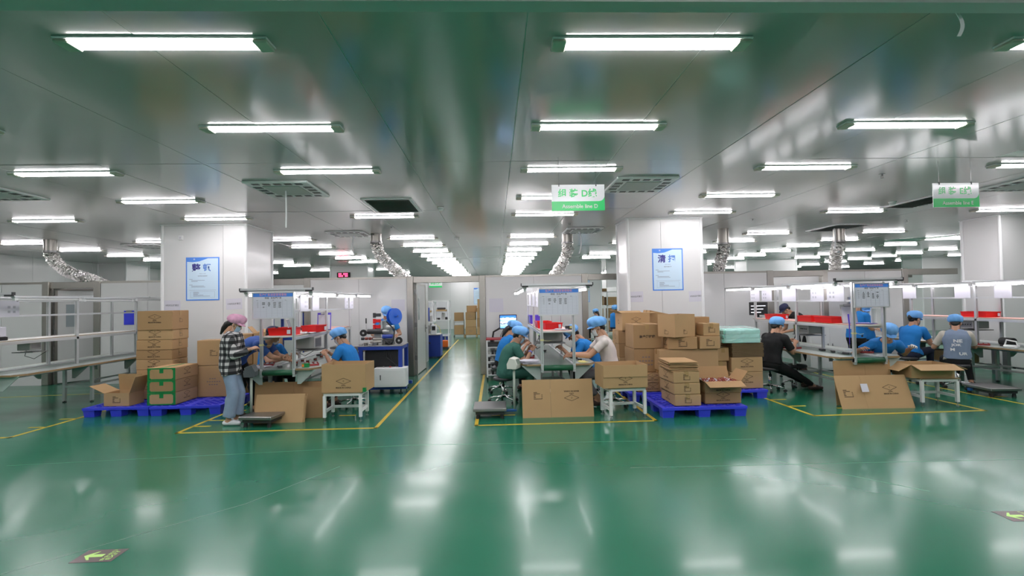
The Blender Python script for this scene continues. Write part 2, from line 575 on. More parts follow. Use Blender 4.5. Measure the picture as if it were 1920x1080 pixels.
ce = structure(MB().bx(XL, XR, YF, YB, ZC + 0.004, ZC + 0.15).build('ceiling', CEIL_GAP), 'glossy grey panelled ceiling')
PX, PY, X0, Y0 = 1.16, 3.04, 0.215, 2.71
cells = []
for i in range(-13, 21):
    for j in range(-3, 10):
        x0, x1 = max(XL, X0 + i * PX), min(XR, X0 + (i + 1) * PX)
        y0, y1 = max(YF, Y0 + j * PY), min(YB, Y0 + (j + 1) * PY)
        if x1 - x0 > 0.05 and y1 - y0 > 0.05:
            inview = y1 > 2.5 and abs((x0 + x1) / 2) < 1.1 * y1 + 0.8
            cells.append((0 if inview else 1, math.hypot((x0 + x1) / 2, (y0 + y1) / 2), x0, x1, y0, y1, i, j))
cells.sort()
full = MB().bx(0.004, PX - 0.004, 0.005, PY - 0.005, 0, 0.006)
fullme = None
rest = MB()
for k, (_, _, x0, x1, y0, y1, i, j) in enumerate(cells):
    if k < 298:
        if abs(x1 - x0 - PX) < 1e-4 and abs(y1 - y0 - PY) < 1e-4:
            if fullme is None:
                o = full.build('panel', CEIL, ce, loc=(x0, y0, ZC)); fullme = o.data
            else:
                o = link('panel', fullme, ce, (x0, y0, ZC))
        else:
            o = MB().bx(0.004, x1 - x0 - 0.004, 0.005, y1 - y0 - 0.005, 0, 0.006).build('panel', CEIL, ce, loc=(x0, y0, ZC))
        dz = RND.uniform(-0.0015, 0.0015)
        o.rotation_euler = (RND.uniform(-.0012, .0012), RND.uniform(-.002, .002), 0)
        o.location.z += dz
    else:
        rest.bx(x0 + 0.004, x1 - 0.004, y0 + 0.005, y1 - 0.005, ZC, ZC + 0.006)
o = rest.build('panel_field', CEIL, ce)
o['kind'] = 'stuff'
for j in range(-2, 10):
    y = Y0 + j * PY
    if YF < y < YB:
        MB().bx(XL, XR, y - 0.005, y + 0.005, ZC + 0.002, ZC + 0.005).build('joint_strip', DARKP, ce)
# shallow cover strip running across the ceiling near the camera
MB().bx(XL, XR, 2.60, 2.70, ZC - 0.035, ZC).bx(XL, XR, 2.58, 2.6, ZC - 0.02, ZC).build('cover_strip', CEIL_TRIM, ce)


def wall(name, axis, c, a0, a1, z0, z1, t=0.06, side=1, label=None, pitch=1.16, mats=None, phase=0.0):
    """wall of upright panels; axis 'x': plane y=c running in x; side = where the room is. The body carries panels as parts."""
    b = MB()
    if axis == 'x':
        b.bx(a0, a1, c + (0 if side < 0 else -t), c + (t if side < 0 else 0), z0, z1)
    else:
        b.bx(c + (0 if side < 0 else -t), c + (t if side < 0 else 0), a0, a1, z0, z1)
    w = structure(b.build(name, WALLGAP), label)
    a = a0
    first = phase % pitch
    edges = [a0]
    k = a0 + first if first > 0.05 else a0 + pitch
    while k < a1 - 0.08:
        edges.append(k); k += pitch
    edges.append(a1)
    for e0, e1 in zip(edges, edges[1:]):
        g = 0.004
        p = MB()
        for sd in ((side,) if t > 0.1 else (1, -1)):
            lo, hi = (c, c + 0.008) if sd > 0 else (c - 0.008, c)
            if t <= 0.1:
                if sd != side:
                    off = -t * side
                    lo, hi = lo + off, hi + off
            if axis == 'x':
                p.bx(e0 + g, e1 - g, lo, hi, z0, z1)
            else:
                p.bx(lo, hi, e0 + g, e1 - g, z0, z1)
        p.build('panel', mats or WALLP, w)
    return w


wall('wall_back', 'x', YB, XL, XR, 0, ZC, t=0.2, side=-1, label='white panelled far wall')
wall('wall_left', 'y', XL, YF, YB, 0, ZC, t=0.2, side=1, label='white panelled wall on the far left')
wall('wall_right', 'y', XR, YF, YB, 0, ZC, t=0.2, side=-1, label='white panelled wall on the far right')
wall('wall_front', 'x', YF, XL, XR, 0, ZC, t=0.2, side=1, label='white panelled wall behind the viewer')


def column(x0, x1, y0, y1, label, seam=None):
    c = structure(MB().bx(x0 + 0.012, x1 - 0.012, y0 + 0.012, y1 - 0.012, 0, ZC).build('column', WALLGAP), label)
    xs = [x0] + (seam or []) + [x1]
    for a, b in zip(xs, xs[1:]):
        MB().bx(a + 0.003, b - 0.003, y0, y0 + 0.012, 0, ZC).build('panel', WALLP, c)
        MB().bx(a + 0.003, b - 0.003, y1 - 0.012, y1, 0, ZC).build('panel', WALLP, c)
    MB().bx(x0, x0 + 0.012, y0 + .012, y1 - .012, 0, ZC).build('panel', WALLP, c)
    MB().bx(x1 - 0.012, x1, y0 + .012, y1 - .012, 0, ZC).build('panel', WALLP, c)
    for x in (x0, x1):         # rounded corner covers
        for y in (y0, y1):
            MB().cyl((x, y, 0), (x, y, ZC), 0.03, n=12).build('corner_trim', WHITE, c)
    MB().bx(x0 - .03, x1 + .03, y0 - .03, y1 + .03, ZC - 0.025, ZC - 0.001).build('ceiling_trim', WHITE, c)
    return c


column(-6.46, -4.86, 10.0, 11.15, 'white panelled column bearing the left poster', [-5.3])
column(2.68, 4.17, 9.9, 10.75, 'white panelled column bearing the poster above the carton heap', [3.35])
column(10.5, 12.0, 10.0, 10.85, 'white panelled column at the right edge of the picture')
column(-6.9, -5.35, 21.4, 22.5, 'distant white column carrying the red display')
column(3.0, 4.6, 21.4, 22.4, 'distant white column with a blue poster beyond the open partition')
column(11.0, 13.2, 21.4, 22.5, 'distant white column over the right hand partitions')
column(19.2, 21.0, 21.8, 22.9, 'distant white column far to the right')
column(-14.28, -13.3, 18.6, 19.8, 'white half column against the far left wall')

# ---- low clean-room partitions
ZP = 2.2


def partition(x0, x1, y, yd, label, post_l=True, post_r=True):
    """a booth: front wall with steel posts, side walls, roof"""
    w = wall('partition', 'x', y, x0, x1, 0, ZP, t=0.05, side=-1, label=label, phase=(x1 - x0) / 2)
    for on, xa, xb in ((post_l, x0 - 0.14, x0), (post_r, x1, x1 + 0.14)):
        if on:
            MB().bevbox(xa, xb, y - 0.03, y + 0.1, 0, ZP + 0.05, 0.006).build('steel_post', STEEL, w)
    MB().bx(x0, x1, y - 0.012, y + 0.06, ZP, ZP + 0.045).build('top_rail', STEEL, w)
    for xx in (x0 - 0.07, x1 + 0.03):
        MB().bx(xx, xx + 0.04, y + 0.1, yd, 0, ZP).build('side_panel', WALLP, w)
    MB().bx(x0 - 0.07, x1 + 0.07, yd, yd + 0.05, 0, ZP).build('rear_panel', WALLP, w)
    MB().bx(x0 - 0.1, x1 + 0.1, y + 0.06, yd + 0.05, ZP, ZP + 0.04).build('roof_panel', WALLP, w)
    return w


def header(x0, x1, y, label):
    h = structure(MB().bevbox(x0, x1, y, y + 0.1, ZP - 0.1, ZP + 0.04, 0.005).build('beam', STEEL), label)
    return h


def door_leaf(n, x, y, ang, w, label):
    """partition door leaf hinged at (x, y), opening direction ang"""
    d = thing('door_%d' % n, label, 'door', (x, y, 0), ang)
    d['kind'] = 'structure'
    MB().bevbox(0.0, w, -0.025, 0.025, 0.02, ZP - 0.12, 0.006).build('leaf', WALLP, d)
    f = MB()
    f.bx(0, 0.05, -0.032, 0.032, 0, ZP - 0.1).bx(w - 0.05, w, -0.032, 0.032, 0, ZP - 0.1).bx(0, w, -0.032, 0.032, ZP - 0.14, ZP - 0.1)
    f.build('leaf_frame', STEEL, d)
    MB().bx(0.2, 0.36, -0.03, 0.03, 1.25, 1.75).build('window_pane', mat('door_glass', (0.35, 0.4, 0.42), rough=0.1, coat=0.5), d)
    h = MB()
    for s in (-1, 1):
        h.bx(w - 0.13, w - 0.09, s * 0.03 - .004, s * 0.03 + .004, 0.92, 1.1).tube([(w - 0.11, s * 0.03, 1.02), (w - 0.11, s * 0.08, 1.02), (w - 0.23, s * 0.08, 1.02)], 0.011)
    h.build('handle', STEEL_D, d)
    k = MB()
    for z in (0.35, 1.1, 1.85):
        k.bx(-0.012, 0.03, -0.036, 0.036, z, z + 0.1)
    k.build('hinge', STEEL_D, d)
    return d


partition(-4.12, -1.97, 11.4, 14.4, 'white partition behind the machine bench left of the aisle')
partition(-0.2, 2.0, 11.4, 14.4, 'white partition behind line D with a monitor before it')
partition(4.3, 6.32, 11.4, 14.4, 'white partition behind the right carton heap', post_l=False)
partition(7.82, 9.62, 11.5, 14.4, 'white partition behind the line E workers')
partition(-8.62, -6.6, 11.3, 14.4, 'white partition left of the left column', post_r=False)
partition(-13.9, -9.85, 11.3, 14.4, 'white partition at the left edge of the picture')
header(-1.83, -0.34, 11.42, 'steel header over the central aisle')
header(2.14, 4.2, 11.42, 'steel header between line D and the right column')
header(-6.5, -4.26, 11.42, 'steel header behind the left column')
header(6.46, 7.68, 11.42, 'steel header over the doorway behind line E')
header(-9.71, -8.76, 11.32, 'steel header over the far left doorway')
header(9.76, 11.0, 11.5, 'steel header at the right edge')
door_leaf(1, -1.80, 11.5, R(88), 1.2, 'white partition door standing open beside the aisle')
door_leaf(2, -9.66, 11.36, R(60), 1.05, 'white partition door ajar behind the empty bench')
door_leaf(3, 6.5, 11.5, R(66), 1.15, 'white partition door ajar behind the capped man')
d4 = thing('door_4', 'grey double door far right behind the bench', 'door', (9.8, 13.2, 0)); d4['kind'] = 'structure'
for i in (0, 1):
    lf = MB().bevbox(0.02 + i * 0.72, 0.7 + i * 0.72, 0, 0.05, 0.02, ZP, 0.006).build('leaf', mat('door_grey', (0.46, 0.46, 0.45), rough=0.4), d4)
    MB().bx(0.28 + i * 0.5, 0.46 + i * 0.5, -0.008, 0.0, 1.3, 1.62).build('window_pane', mat('door_window', (0.12, 0.13, 0.14), rough=0.15), lf)
    MB().bx(0.64 + i * 0.14, 0.68 + i * 0.14, -0.05, 0.0, 0.95, 1.2).build('handle', STEEL_D, lf)
header(9.76, 11.3, 13.15, 'steel header over the grey double door')
# inner white walls seen through the openings
wall('wall_store', 'x', 20.8, 4.7, 9.0, 2.15, ZC, t=0.06, side=-1, label='white wall above the far storeroom opening')
wall('wall_booth_rear', 'x', 15.6, -9.7, -8.7, 0, 2.6, t=0.06, side=-1, label='white wall inside the far left doorway')
wall('wall_booth_middle', 'x', 16.2, 6.3, 9.6, 0, 2.4, t=0.06, side=-1, label='white wall inside the doorway behind line E')
wall('wall_booth_left', 'x', 17.0, -9.0, -4.3, 0, 2.4, t=0.06, side=-1, label='white wall behind the left column opening')

# ------------------------------------------------------------------ ceiling lights


def light_fixture():
    t = thing('ceiling_light', '', 'ceiling light', group='fluorescent ceiling lights')
    L = 0.625
    MB().bevbox(-L, L, -0.071, 0.071, -0.013, 0, .003).build('housing', mat('lamp_enamel', (0.88, 0.87, 0.88), rough=0.3), t)
    for s in (-1, 1):
        a, c = sorted((s * L, s * (L - 0.09)))
        MB().bevbox(a, c, -0.064, 0.064, -0.035, -0.012, 0.007).build('end_cap', CREAM, t)
    r = []
    for x in (-L + 0.09, L - 0.09):
        r.append([(x, 0.066 * math.cos(a), -0.0125 - 0.02 * math.sin(a)) for a in [math.pi * k / 10 for k in range(11)]])
    MB().rings(r).build('lit_diffuser', TUBE, t, smooth=False)
    return t


ORD = ['first', 'second', 'third', 'fourth', 'fifth', 'sixth', 'seventh', 'eighth', 'ninth', 'tenth', 'eleventh', 'twelfth', 'thirteenth', 'fourteenth', 'fifteenth', 'sixteenth', 'seventeenth', 'eighteenth', 'nineteenth', 'twentieth']
far = [12.5, 14.15, 15.8, 17.45, 19.1, 20.7, 22.3, 23.9, 25.5, 27.1, 28.7, 30.2]  # last row is added to brighten the far wall
near = [3.08, 4.58, 6.09]
COLS = [  # farthest lights of the side columns are added to brighten the hall's back
    (-11.3, 'beside the far left wall', [3.08, 4.58, 6.09, 7.75, 9.35] + far[:5] + [20.7, 22.3, 25.5]),
    (-8.1, 'over the empty left bench', near + [7.75, 9.35, 12.5, 15.8, 19.3, 20.9, 24.0, 27.0]),
    (-5.03, 'passing the left poster column', [-3.0, 0.0, 1.55] + near + [7.75, 9.33] + [12.5, 14.15, 16.2, 17.8, 19.5, 24.0, 27.0]),
    (-1.98, 'along the aisle left of line D', [-4.5, -1.5, 0.0, 1.55] + near + [9.33] + far),
    (0.99, 'above line D', [-4.5, -1.5, 0.0, 1.55] + near + [7.75, 9.3] + far),
    (3.92, 'passing the right poster column', [-3.0, 0.0, 1.55] + near + [7.75, 9.25, 14.15, 17.45, 19.1, 24.0, 27.0]),
    (6.95, 'above line E', [-3.0, 1.55] + near + [9.36] + far),
    (9.98, 'right of line E', [3.08, 6.09, 7.75, 9.42, 12.45] + far[1:10]),
    (13.2, 'third from the right wall', [6.09, 9.42, 12.5, 14.3, 15.85, 17.6, 19.2, 20.7, 23.9, 25.5, 27.1]),
    (16.4, 'second from the right wall', [9.42, 12.5, 15.85, 17.75, 19.25, 20.5, 21.9, 23.5, 25.5, 27.1]),
    (19.8, 'nearest the right wall', [12.5, 15.85, 19.25, 20.6, 23.4, 25.5, 28.0]),
]
proto_light = light_fixture()
first = True
for cx, desc, ys in COLS:
    k = 0
    kb = 0
    for y in ys:
        o = proto_light if first else copy_tree(proto_light)
        first = False
        o.location = (cx + RND.uniform(-.03, .03), y, ZC - 0.001)
        o.rotation_euler.z = RND.uniform(-.006, .006)
        if y > 3:
            k += 1
            o['label'] = 'ceiling light, %s from the camera in the row %s' % (ORD[k - 1], desc)
        else:
            kb += 1
            o['label'] = 'ceiling light behind the viewer, %s in the row %s' % (ORD[kb - 1], desc)

# ------------------------------------------------------------------ ceiling fittings


def cassette(x, y, label):
    t = thing('air_conditioner_cassette', label, 'air conditioner', (x, y, ZC), group='ceiling cassettes')
    MB().bevbox(-0.42, 0.42, -0.45, 0.45, -0.03, 0, 0.01).build('panel', WHITE, t)
    MB().bevbox(-0.24, 0.24, -0.26, 0.26, -0.038, -0.03, 0.003).build('intake_grille', mat('intake_grey', (0.5, 0.53, 0.51), rough=0.5), t)
    for k in range(-2, 3):
        for s in (-1, 1):
            MB().bx(k * 0.14 - 0.045, k * 0.14 + 0.045, s * 0.36 - 0.035, s * 0.36 + 0.035, -0.034, -0.03).build('outlet', DARKP, t)
    for k in range(-1, 2):
        for s in (-1, 1):
            g = MB()
            for q in range(5):
                g.bx(s * 0.33 - 0.05 + q * 0.022, s * 0.33 - 0.038 + q * 0.022, k * 0.17 - 0.05, k * 0.17 + 0.05, -0.034, -0.03)
            g.build('slot', DARKP, t)
    return t


cassette(-2.82, 7.0, 'square air conditioner cassette in the ceiling above line C')
cassette(2.06, 6.95, 'square air conditioner cassette beside the line D sign')
cassette(-6.85, 7.05, 'square air conditioner cassette at the left edge of the ceiling')
cassette(7.95, 7.15, 'square air conditioner cassette at the right edge of the ceiling')
cassette(-3.3, 11.6, 'square air conditioner cassette beside the left foil duct')
cassette(2.06, 11.5, 'square air conditioner cassette beside the foil duct behind line D')
cassette(-9.0, 13.4, 'square air conditioner cassette above the left partitions')
cassette(-8.9, 15.6, 'square air conditioner cassette far behind the left column')
cassette(-5.3, 18.2, 'square air conditioner cassette before the red display')


def louvre(x, y, w, d, label):
    t = thing('ceiling_vent', label, 'vent', (x, y, ZC), group='louvred ceiling vents')
    f = MB()
    f.bx(-w / 2, w / 2, -d / 2, -d / 2 + .05, -.02, 0).bx(-w / 2, w / 2, d / 2 - .05, d / 2, -.02, 0).bx(-w / 2, -w / 2 + .05, -d / 2 + .05, d / 2 - .05, -.02, 0).bx(w / 2 - .05, w / 2, -d / 2 + .05, d / 2 - .05, -.02, 0)
    f.build('frame', WHITE, t)
    MB().bx(-w / 2 + .04, w / 2 - .04, -d / 2 + .04, d / 2 - .04, -.004, -0.001).build('backing', DARKP, t)
    n = int((d - .1) / 0.075)
    sl = None
    for k in range(n):
        yy = -d / 2 + .05 + (k + .5) * (d - .1) / n
        if sl is None:
            sl = MB().box((0, 0, 0), (w - .1, .075, .003), rot=(R(22), 0, 0))
            o = sl.build('slat', GREYP, t, loc=(0, yy, -.018)); me = o.data
        else:
            link('slat', me, t, (0, yy, -.018))
    return t


louvre(-1.64, 8.3, 0.78, 1.15, 'dark louvred ceiling vent left of the smoke detector')
louvre(7.5, 8.5, 0.6, 1.1, 'dark louvred ceiling vent behind the line E sign')
louvre(8.2, 11.65, 0.8, 1.15, 'louvred ceiling vent above the line E partitions')
louvre(-9.3, 8.6, 0.8, 1.1, 'louvred ceiling vent over the empty left bench')


def detector(x, y, label):
    t = thing('smoke_detector', label, 'smoke detector', (x, y, ZC), group='smoke detectors')
    MB().lathe([(0.03, -0.0), (0.06, -0.001), (0.06, -0.018), (0.045, -0.03)], 16).build('base', WHITE, t, smooth=True)
    MB().lathe([(0.045, -0.03), (0.05, -0.036), (0.035, -0.06), (0.012, -0.062)], 16).build('sensor_head', WHITE, t, smooth=True)
    MB().lathe([(0.046, -0.03), (0.046, -0.036), (0.04, -0.036)], 16).build('vent_ring', DARKP, t)


detector(-0.88, 8.49, 'white smoke detector above the aisle, nearer one')
detector(-0.91, 12.6, 'white smoke detector above the aisle, farther one')
detector(6.97, 8.47, 'white smoke detector left of the line E sign')


def sprinkler(x, y, label):
    t = thing('sprinkler', label, 'sprinkler', (x, y, ZC), group='sprinkler heads')
    MB().lathe([(0.035, 0), (0.035, -0.006), (0.012, -0.008), (0.012, -0.03)], 12).build('rosette', STEEL_D, t)
    MB().tube([(-.012, 0, -.03), (-.018, 0, -.045), (0, 0, -.062)], .003, 5).tube([(.012, 0, -.03), (.018, 0, -.045), (0, 0, -.062)], .003, 5).build('yoke', STEEL_D, t)
    MB().lathe([(0.002, -.06), (.022, -.062), (.022, -.065), (0.002, -.066)], 12).build('deflector', STEEL_D, t)


sprinkler(5.22, 6.5, 'small sprinkler head on the ceiling between line D and line E signs')
sprinkler(-2.14, 10.6, 'small sprinkler head above the left foil duct')
sprinkler(5.39, 10.2, 'small sprinkler head beside the duct right of the poster column')
sprinkler(9.07, 10.65, 'small sprinkler head above the line E partitions')
sprinkler(1.6, 10.4, 'small sprinkler head near the cassette behind line D')
sprinkler(-9.9, 12.9, 'small sprinkler head over the far left partitions')


def foil_duct(pts, r, label):
    """crinkled foil hose hanging from a ceiling collar"""
    t = thing('foil_duct', label, 'duct', group='foil ducts')
    P = [Vector(p) for p in pts]
    path = []
    N = 64
    n = len(P)
    for i in range(N + 1):         # Catmull-Rom
        u = i / N * (n - 1)
        k = min(int(u), n - 2)
        f = u - k
        p0, p1, p2, p3 = P[max(k - 1, 0)], P[k], P[k + 1], P[min(k + 2, n - 1)]
        path.append(0.5 * ((2 * p1) + (p2 - p0) * f + (2 * p0 - 5 * p1 + 4 * p2 - p3) * f * f + (3 * p1 - p0 - 3 * p2 + p3) * f ** 3))
    rad = [r * (1 + (0.10 if i % 2 else -0.08) + RND.uniform(-.05, .05)) for i in range(len(path))]
    b = MB().tube(path, r, 22, radii=rad)
    b.v = [tuple(Vector(v) + Vector((RND.uniform(-1, 1), RND.uniform(-1, 1), RND.uniform(-1, 1))) * 0.014) for v in b.v]
    b.build('hose', FOIL, t)
    a = P[0]
    MB().cyl((a.x, a.y, a.z - 0.02), (a.x, a.y, ZC), r * 0.98, n=18).build('collar', STEEL, t, smooth=False)
    MB().cyl((a.x, a.y, a.z - 0.03), (a.x, a.y, a.z + 0.01), r * 1.1, n=18).build('clamp_band', STEEL_D, t)
    return t


foil_duct([(-2.72, 11.7, 3.08), (-2.66, 11.8, 2.8), (-2.4, 12.0, 2.5), (-2.1, 12.2, 2.2)], 0.125, 'crinkled foil duct curving down left of the aisle')
foil_duct([(1.80, 12.1, 3.05), (1.80, 12.15, 2.8), (1.66, 12.3, 2.5), (1.45, 12.5, 2.2)], 0.13, 'crinkled foil duct dropping behind line D')
foil_duct([(5.42, 11.6, 2.92), (5.44, 11.65, 2.75), (5.40, 11.75, 2.5), (5.38, 11.85, 2.2)], 0.125, 'crinkled foil duct right of the poster column')
foil_duct([(8.28, 11.7, 2.95), (8.29, 11.8, 2.75), (8.31, 11.9, 2.5), (8.33, 11.95, 2.2)], 0.125, 'crinkled foil duct above the line E board')
foil_duct([(-10.3, 12.0, 3.0), (-10.28, 12.1, 2.78), (-10.05, 12.2, 2.52), (-9.65, 12.4, 2.34), (-9.5, 12.6, 2.2)], 0.125, 'crinkled foil duct above the far left partitions')

# white strips hanging from vents
STRIP = mat('vinyl_strip', (0.75, 0.77, 0.78), rough=0.4)


def strip(x, y, L, label, w=0.025, bend=0.03):
    b = MB()
    pr = []
    for k in range(9):
        z = ZC - L * k / 8
        dx = bend * math.sin(k / 8 * 3.0)
        pr.append([(x + dx - w / 2, y, z), (x + dx + w / 2, y, z), (x + dx + w / 2, y + .004, z), (x + dx - w / 2, y + .004, z)])
    return tag(b.rings(pr).build('hanging_strip', STRIP), label, 'strip', 'vent streamers')


strip(2.69, 2.75, 0.14, 'white twisted strip hanging from the ceiling at the upper right', 0.022, 0.03)
strip(-2.85, 6.98, 0.55, 'white streamer hanging from the cassette above line C', 0.018, 0.005)
strip(-3.2, 11.65, 0.5, 'white streamer hanging beside the left foil duct', 0.03, -0.05)
strip(1.97, 11.5, 0.55, 'pale streamer hanging from the cassette behind line D', 0.03, 0.06)
strip(8.1, 11.6, 0.5, 'white streamer hanging from the vent above line E', 0.03, 0.02)
strip(8.0, 7.0, 0.5, 'white streamer hanging from the cassette at the right edge', 0.02, 0.01)

# ------------------------------------------------------------------ hanging line signs


def line_sign(x, y, zb, w, h, letter, label):
    t = thing('line_sign', label, 'sign', (x, y, zb), group='hanging line signs')
    MB().bx(-w / 2, w / 2, 0, 0.008, 0, h).build('board', mat('sign_white', (0.82, 0.83, 0.85), rough=0.2, coat=0.4), t)
    g = MB()
    hh = h * 0.36
    arc = [(w / 2 - h * .22 + h * .22 * math.sin(a), hh + h * 0.0 + h * .22 * (1 - math.cos(a))) for a in [math.pi / 2 * k / 6 for k in range(7)]]
    poly = [(-w / 2, 0), (w / 2, 0)] + arc[::-1] + [(-w / 2, hh)]
    n = len(poly)
    g.prism(poly, 0.002, FRONT(0, 0.0, 0), 0)
    g.build('green_field', GREENPRT, t)
    MB().text('组 装', FRONT(-w * .19, -0.001, h * 0.68), height=h * 0.34, bold=0.03).text('%s线' % letter, FRONT(w * 0.21, -0.001, h * .68), height=h * .34, bold=.03).build('chinese_lettering', GREENPRT, t)
    MB().text('Assemble line %s' % letter, FRONT(w * 0.03, -0.004, h * 0.17), height=h * 0.15, width=w * .74, bold=.012).build('english_lettering', WHITE, t)
    for s in (-0.36, 0.34):
        MB().cyl((s * w, 0.004, h), (s * w, 0.004, ZC - zb), 0.002, n=5).build('wire', STEEL_D, t)
        MB().bx(s * w - .006, s * w + .006, -.004, .012, h - .02, h + .012).build('clip', DARKP, t)
    return t


line_sign(0.965, 5.6, 2.655, 0.60, 0.295, 'D', 'hanging green and white sign reading Assemble line D')
line_sign(5.66, 5.9, 2.70, 0.58, 0.295, 'E', 'hanging green and white sign reading Assemble line E')


def far_sign(x, y, z, w, h, label):
    t = thing('area_sign', label, 'sign', (x, y, z), group='distant hanging signs')
    MB().bx(-w / 2, w / 2, 0, 0.01, 0, h).build('board', WHITE, t)
    MB().bx(-w / 2, w / 2, -.003, 0, 0, h * .3).build('green_field', GREENPRT, t)
    MB().text('组装C线', FRONT(0, -.003, h * .65), height=h * .42, width=w * .8, bold=.03).build('chinese_lettering', GREENPRT, t)
    for s in (-.4, .4):
        MB().cyl((s * w, .005, h), (s * w, .005, ZC - z), .003, n=5).build('wire', STEEL_D, t)


far_sign(-2.5, 21.5, 2.28, 0.55, 0.27, 'distant green and white sign over the aisle')
far_sign(-8.3, 16.9, 2.22, 0.5, 0.2, 'distant green and white sign behind the left column')

# ------------------------------------------------------------------ posters and notices


def poster(x, y, z, w, h, a, b2, sub1, sub2, label, detail=True):
    t = thing('wall_poster', label, 'poster', (x, y, z), group='blue framed posters')
    MB().bx(-w / 2, w / 2, -0.004, 0, 0, h).build('sheet', BLUEPRT, t)
    m = w * 0.035
    wave = [(-w / 2 + m, h - m - h * .075), (-w * .30, h - m - h * .085), (-w * .1, h - m - h * .07), (w * .05, h - m - h * .03), (w * .16, h - m), (w / 2 - m, h - m)]
    poly = [(-w / 2 + m, m), (w / 2 - m, m)] + wave[::-1]
    MB().prism(poly, 0.0012, FRONT(0, -.004, 0)).build('pale_field', POSTER, t)
    if a:
        MB().text(a, FRONT(-w * .19, -.006, h * .76), height=h * .19, bold=.03).build('large_character', NAVYINK, t)
        MB().text(b2, FRONT(w * .13, -.006, h * .76), height=h * .18, bold=.03).build('large_character', mat('mid_blue_ink', (0.09, 0.22, 0.62), rough=.5), t)
        q = MB()
        q.text(sub1, FRONT(0, -.006, h * .62), height=h * .016, bold=.01)
        q.text(sub2, FRONT(0, -.006, h * .565), height=h * .026, width=w * .6, bold=.02)
        q.bx(-w * .4, w * .4, -.006, -.0055, h * .235, h * .239)
        for zz in (0.07, .205):
            q.bx(-w * .36, w * .36, -.006, -.0055, h * zz, h * zz + .002)
        for xx in (-.36, .36):
            q.bx(w * xx - .001, w * xx + .001, -.006, -.0055, h * .07, h * .207)
        for r_, (z0, l0, l1) in enumerate(((.49, -.4, -.3), (.465, -.34, .06), (.44, -.34, -.15), (.36, -.4, -.3), (.335, -.34, .04), (.31, -.34, .08), (.19, -.28, -.12), (.168, -.28, -.1), (.146, -.28, -.14), (.124, -.28, .02), (.1, -.28, .22))):
            q.bx(w * l0, w * l1, -.006, -.0055, h * z0 - .0035, h * z0 + .0035)
        q.build('small_print', mat('grey_ink', (0.2, 0.24, 0.33), rough=.6), t)
        MB().text('5S', FRONT(-w * .25, -.0055, h * .955), height=h * .03, bold=.02).build('white_heading', WHITE, t)
    else:
        q = MB()
        for k in range(7):
            q.bx(-w * .3, w * .3, -.006, -.0055, h * (.2 + .09 * k), h * (.2 + .09 * k) + .012)
        q.build('small_print', mat('grey_ink', (0.2, 0.24, 0.33), rough=.6), t)
    return t


poster(-5.69, 10.0, 1.77, 0.64, 0.845, '整', '顿', '要有决心 持之以恒', '科学布局 取用快捷', 'blue bordered poster headed 整顿 on the left column')
poster(3.475, 9.9, 1.805, 0.62, 0.84, '清', '扫', '清扫灰尘 清除污垢', '美丽环境真干净', 'blue bordered poster headed 清扫 on the right column')
poster(3.88, 21.4, 1.55, 0.42, 0.98, None, None, '', '', 'narrow blue poster on the distant column behind line D')
poster(-1.05, 31.0 - 0.008, 1.5, 0.42, 1.0, None, None, '', '', 'narrow blue poster on the far wall at the end of the aisle')


def notice(x, y, z, w, h, text, label, tilt=0.0):
    t = thing('wall_notice', label, 'notice', (x, y, z))
    t.rotation_euler = (0, tilt, 0)
    t['group'] = 'paper notices on columns'
    MB().bx(-w / 2, w / 2, -.003, 0, -h / 2, h / 2).build('sheet', PAPER, t)
    if text:
        MB().text(text, FRONT(0, -.0035, 0.005), width=w * .82, bold=.01).build('lettering', mat('soft_ink', (0.12, 0.12, 0.14), rough=.7), t)


notice(2.82, 9.9, 1.69, 0.29, 0.21, 'D线成品放置区', 'white paper notice left of the poster above the carton heap', R(-1))
notice(4.03, 9.9, 1.68, 0.28, 0.215, 'E线成品放置区', 'white paper notice right of the poster above the carton heap', R(-1.5))
notice(-6.27, 10.0, 1.68, 0.31, 0.2, 'B线成品放置区', 'white paper notice left of the poster on the left column', R(1))
notice(-5.09, 10.0, 1.69, 0.31, 0.21, 'C线成品放置区', 'white paper notice right of the poster on the left column', R(-2))
notice(0.04, 11.39, 1.56, 0.32, 0.31, '', 'pale sheet taped on the partition above the monitor')
notice(-2.17, 11.39, 1.6, 0.3, 0.26, '', 'pale sheet taped on the partition behind the winding machine')
MB_ = thing('light_switch', 'small white switch box near the top of the left column', 'switch', (-6.1, 10.0, 3.0))
MB().bevbox(-.045, .045, -.03, 0, -.045, .045, .006).build('box', WHITE, MB_)
MB().bx(-.015, .015, -.036, -.03, -.02, .02).build('rocker', PAPER, MB_)

t = thing('led_display', 'small black display glowing red on the distant column', 'display', (-6.33, 21.39, 2.76))
MB().bx(-.27, .27, -.08, 0, 0, .22).build('case', BLACK, t)
q = MB()
for r_ in range(2):
    for k in range(6):
        if (k + r_) % 4 != 3:
            q.bx(-.2 + k * .065, -.15 + k * .065, -.084, -.08, .04 + r_ * .085, .1 + r_ * .085)
q.build('lit_digits', REDLED, t)

# floor exit stickers


def exit_sticker(x, y, rz, label):
    t = thing('floor_sticker', label, 'sticker', (x, y, 0), rz, 'floor exit stickers')
    t.scale = (0.66, 1.0, 1.0)
    MB().bx(-.2, .2, -.085, .085, 0.0, .002).build('sheet', STICKER, t)
    MB().prism([(-.15, 0), (-.07, .055), (-.045, .055), (-.085, .018), (.04, .018), (.04, -.018), (-.085, -.018), (-.045, -.055), (-.07, -.055)], .001, T(0, 0, .002)).build('arrow', LIME, t)
    q = MB()
    q.text('安全出口', T(.085, 0, .0032, rz=R(90)), width=.145, bold=.02).text('EXIT', T(.135, 0, .0032, rz=R(90)), width=.12, bold=.015)
    q.build('lettering', LIME, t)


